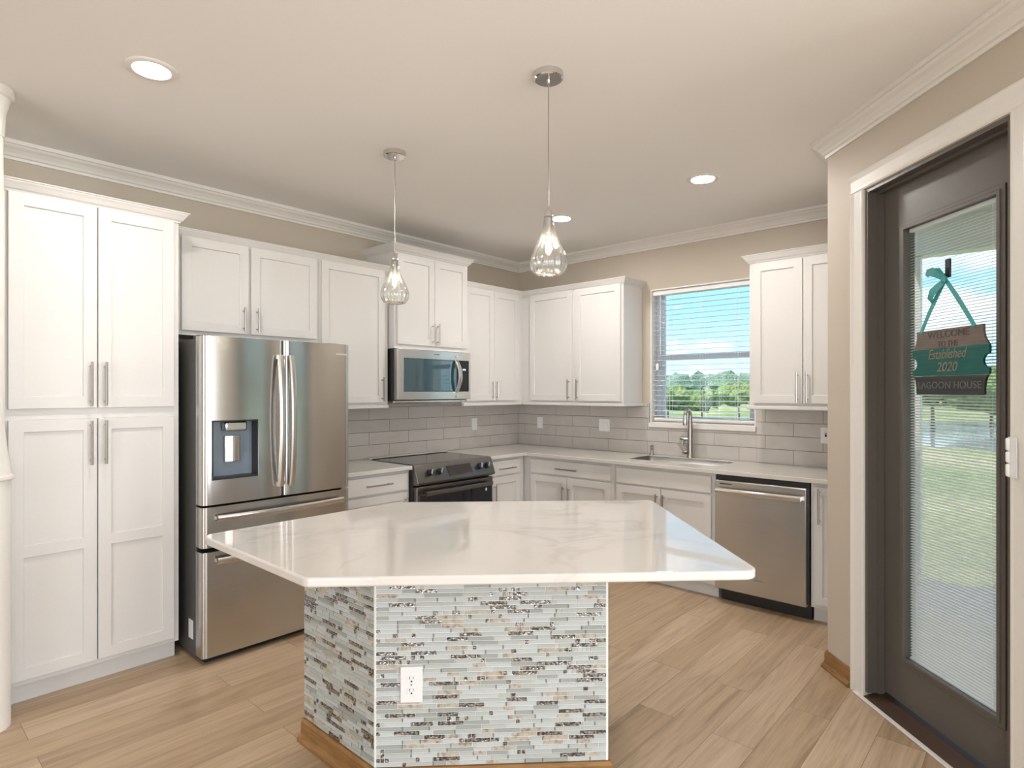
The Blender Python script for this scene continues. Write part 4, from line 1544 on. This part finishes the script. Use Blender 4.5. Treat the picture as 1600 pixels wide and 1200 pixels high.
def pendant(label, x, y):
    t = thing('pendant_light', label, 'pendant light', (x, y, 0), 0)
    MB().lathe([(0.002, CZ - 0.028), (0.056, CZ - 0.028), (0.062, CZ - 0.024), (0.063, CZ - 0.0005), (0.002, CZ - 0.0005)], 32).build('canopy', m_chrome, t)
    mb = MB().lathe([(0.001, CZ - 0.048), (0.007, CZ - 0.046), (0.009, CZ - 0.0285), (0.001, CZ - 0.0285)], 12)
    mb.build('cord_grip', m_chrome, t)
    MB().cyl((0, 0, 2.245), (0, 0, CZ - 0.047), 0.0022, 8).build('cord', m_nickel, t)
    MB().lathe([(0.001, 2.252), (0.005, 2.250), (0.012, 2.236), (0.018, 2.222), (0.019, 2.208), (0.001, 2.207)], 20).build('cap', m_chrome, t)
    MB().lathe([(0.001, 2.206), (0.014, 2.206), (0.015, 2.165), (0.013, 2.140), (0.001, 2.139)], 20).build('socket', m_nickel, t)
    prof = [(0.0192, 2.2065), (0.0200, 2.190), (0.0225, 2.170), (0.029, 2.145), (0.040, 2.115), (0.053, 2.087), (0.066, 2.058), (0.0745, 2.036),
            (0.077, 2.020), (0.0765, 2.005), (0.071, 1.987), (0.060, 1.973), (0.046, 1.9655), (0.036, 1.964)]
    mb = MB()
    seg = 96
    rings_ = []
    for r, z in prof:
        w = 0.04 * max(0, min(1, (2.19 - z) / 0.05))
        rings_.append([(r * (1 + w * math.cos(14 * a)) * math.cos(a), r * (1 + w * math.cos(14 * a)) * math.sin(a), z) for a in [k * 2 * math.pi / seg for k in range(seg)]])
    mb.rings(rings_, cap=False)
    sh = mb.build('glass_shade', m_pend, t)
    so = sh.modifiers.new('solid', 'SOLIDIFY')
    so.thickness = 0.003
    so.offset = -1
    bl = MB().lathe([(0.001, 2.1385), (0.012, 2.137), (0.014, 2.120), (0.020, 2.100), (0.0225, 2.085), (0.020, 2.066), (0.012, 2.052), (0.001, 2.048)], 20).build('bulb', m_bulb_glass, t)
    MB().lathe([(0.001, 2.128), (0.004, 2.126), (0.009, 2.104), (0.011, 2.085), (0.008, 2.067), (0.001, 2.060)], 14).build('filament', m_fil, bl)
    return t


pendant('teardrop glass pendant light farther back, hanging before the microwave', -2.686, -1.439)
pendant('larger-looking teardrop glass pendant light hanging near the room centre', -2.759, -2.588)

# ------------------------------------------------------------------ white column at the left edge
cl = thing('column', 'white column on a pedestal cut by the left edge beside the pantry', 'column', (-4.322, -0.695, 0))
MB().lathe([(0.001, 0.0005), (0.088, 0.0005), (0.088, 1.085), (0.001, 1.085)], 24).build('pedestal', m_trim, cl)
MB().lathe([(0.001, 1.086), (0.094, 1.086), (0.100, 1.093), (0.100, 1.105), (0.092, 1.112), (0.078, 1.20), (0.067, 1.30), (0.064, 1.36), (0.062, 2.60), (0.001, 2.60)], 32).build('shaft', m_trim, cl)
MB().lathe([(0.001, 2.6005), (0.066, 2.6005), (0.070, 2.70), (0.082, 2.745), (0.086, 2.765), (0.100, 2.772), (0.100, 2.8095), (0.001, 2.8095)], 32).build('capital', m_trim, cl)

# ------------------------------------------------------------------ outside
GZ = -0.18
struct(box('ground', m_lawn, (-60, 400, -300, 300, GZ - 0.5, GZ), smooth=False))
mb = slab(MB(), [(-2.094, 1.10, -8.7, -3.46), (0.16, 1.10, -3.46, -3.25)], GZ + 0.0005, -0.04)
struct(mb.build('lanai_floor', m_concrete, smooth=False))
struct(slab(MB(), [(-2.094, 1.6, -8.7, -3.46), (0.21, 1.6, -3.46, -3.25)], 2.82, 2.94).build('lanai_ceiling', m_trim, smooth=False))
struct(MB().box(0.96, 1.12, -8.7, -3.25, 2.555, 2.8195).build('lanai_beam', m_trim, smooth=False))
lc = thing('lanai_column', 'white lanai post outside, along the left edge of the door glass', 'column', (1.03, -3.345, -0.04))
MB().box(-0.05, 0.05, -0.05, 0.05, 0.031, 2.594).build('shaft', m_trim, lc, 0.006)
MB().box(-0.062, 0.062, -0.062, 0.062, 0.0005, 0.0305).build('base', m_trim, lc, 0.006)
# pond beyond the lawn
mb = MB().rings([[(26 + 9 * math.cos(k * math.pi / 16) * (1 + 0.12 * math.sin(3 * k * math.pi / 16)), -9 + 22 * math.sin(k * math.pi / 16), z) for k in range(32)] for z in (GZ + 0.002, GZ + 0.012)])
struct(mb.build('pond', m_water, smooth=False))


def blob(mb, c, r, rnd, sq=0.8):
    res = bmesh.ops.create_icosphere(mb.bm, subdivisions=2, radius=1.0)
    ph = [rnd.random() * 6.28 for _ in range(6)]
    for v in res['verts']:
        d = v.co.normalized()
        k = 1 + 0.16 * math.sin(5 * d.x + ph[0]) + 0.14 * math.sin(6 * d.y + ph[1]) + 0.12 * math.sin(7 * d.z + ph[2]) + 0.10 * math.sin(13 * (d.x + d.y) + ph[3]) + rnd.uniform(-0.09, 0.09)
        v.co = Vector((c[0] + d.x * r * k, c[1] + d.y * r * k, c[2] + d.z * r * k * sq))


def tree(name, label, x, y, h, cw, mat, seed, group, trunk=0.3):
    rnd = random.Random(seed)
    t = thing(name, label, 'tree', (x, y, GZ), 0, group)
    mb = MB().tube([(0, 0, 0.001), (0.03 * h * 0.2, 0, h * trunk * 0.6), (0, 0.02, h * (trunk + 0.2))], [h * 0.03, h * 0.022, h * 0.014], 8)
    mb.build('trunk', m_bark, t)
    mb = MB()
    for k in range(7):
        a = k * 2.4
        rr = cw * 0.28 * (0 if k == 0 else rnd.uniform(0.7, 1.15))
        blob(mb, (rr * math.cos(a), rr * math.sin(a), h * (trunk + (1 - trunk) * rnd.uniform(0.35, 0.70))), cw * rnd.uniform(0.24, 0.36), rnd)
    mb.build('foliage', mat, t)
    return t


rnd = random.Random(3)
for row, (dist, n) in enumerate(((84, 13), (95, 13))):
    for k in range(n):
        a = R(-14 + 5.0 * (k + 0.5 * row))
        dd_ = dist + rnd.uniform(-0.8, 0.8)
        x, y = -4.7 + dd_ * math.cos(a), -4.1 + dd_ * math.sin(a)
        tree('woodland_tree', 'leafy tree in the distant treeline seen through the glass', x, y, rnd.uniform(2.9, 3.7) + row * 0.8, rnd.uniform(5.4, 6.2), m_leaf,
             100 + 20 * row + k, 'trees of the distant treeline', 0.12)
for k, (deg, dist, h, cw) in enumerate([(27.2, 34, 2.0, 2.0), (24.2, 38, 1.7, 2.2), (21.0, 33, 2.1, 1.9), (18.4, 42, 2.0, 2.2)]):
    x, y = -4.7 + dist * math.cos(R(deg)), -4.1 + dist * math.sin(R(deg))
    tree('young_tree', ['small tree on the lawn at the left edge of the kitchen window', 'second small tree from the left beyond the kitchen window',
                        'small tree behind the faucet spout beyond the kitchen window', 'rightmost small tree beyond the kitchen window'][k],
         x, y, h, cw, m_leaf2, 300 + k, 'young trees beyond the window', 0.22)
for k, (deg, dist, h, cw) in enumerate([(6.6, 30, 3.2, 3.0), (3.0, 36, 3.0, 3.4)]):
    x, y = -4.7 + dist * math.cos(R(deg)), -4.1 + dist * math.sin(R(deg))
    tree('lakeside_tree', ['small tree beyond the pond, left in the door glass', 'small tree beyond the pond, right in the door glass'][k],
         x, y, h, cw, m_leaf2, 320 + k, 'trees beyond the pond', 0.3)
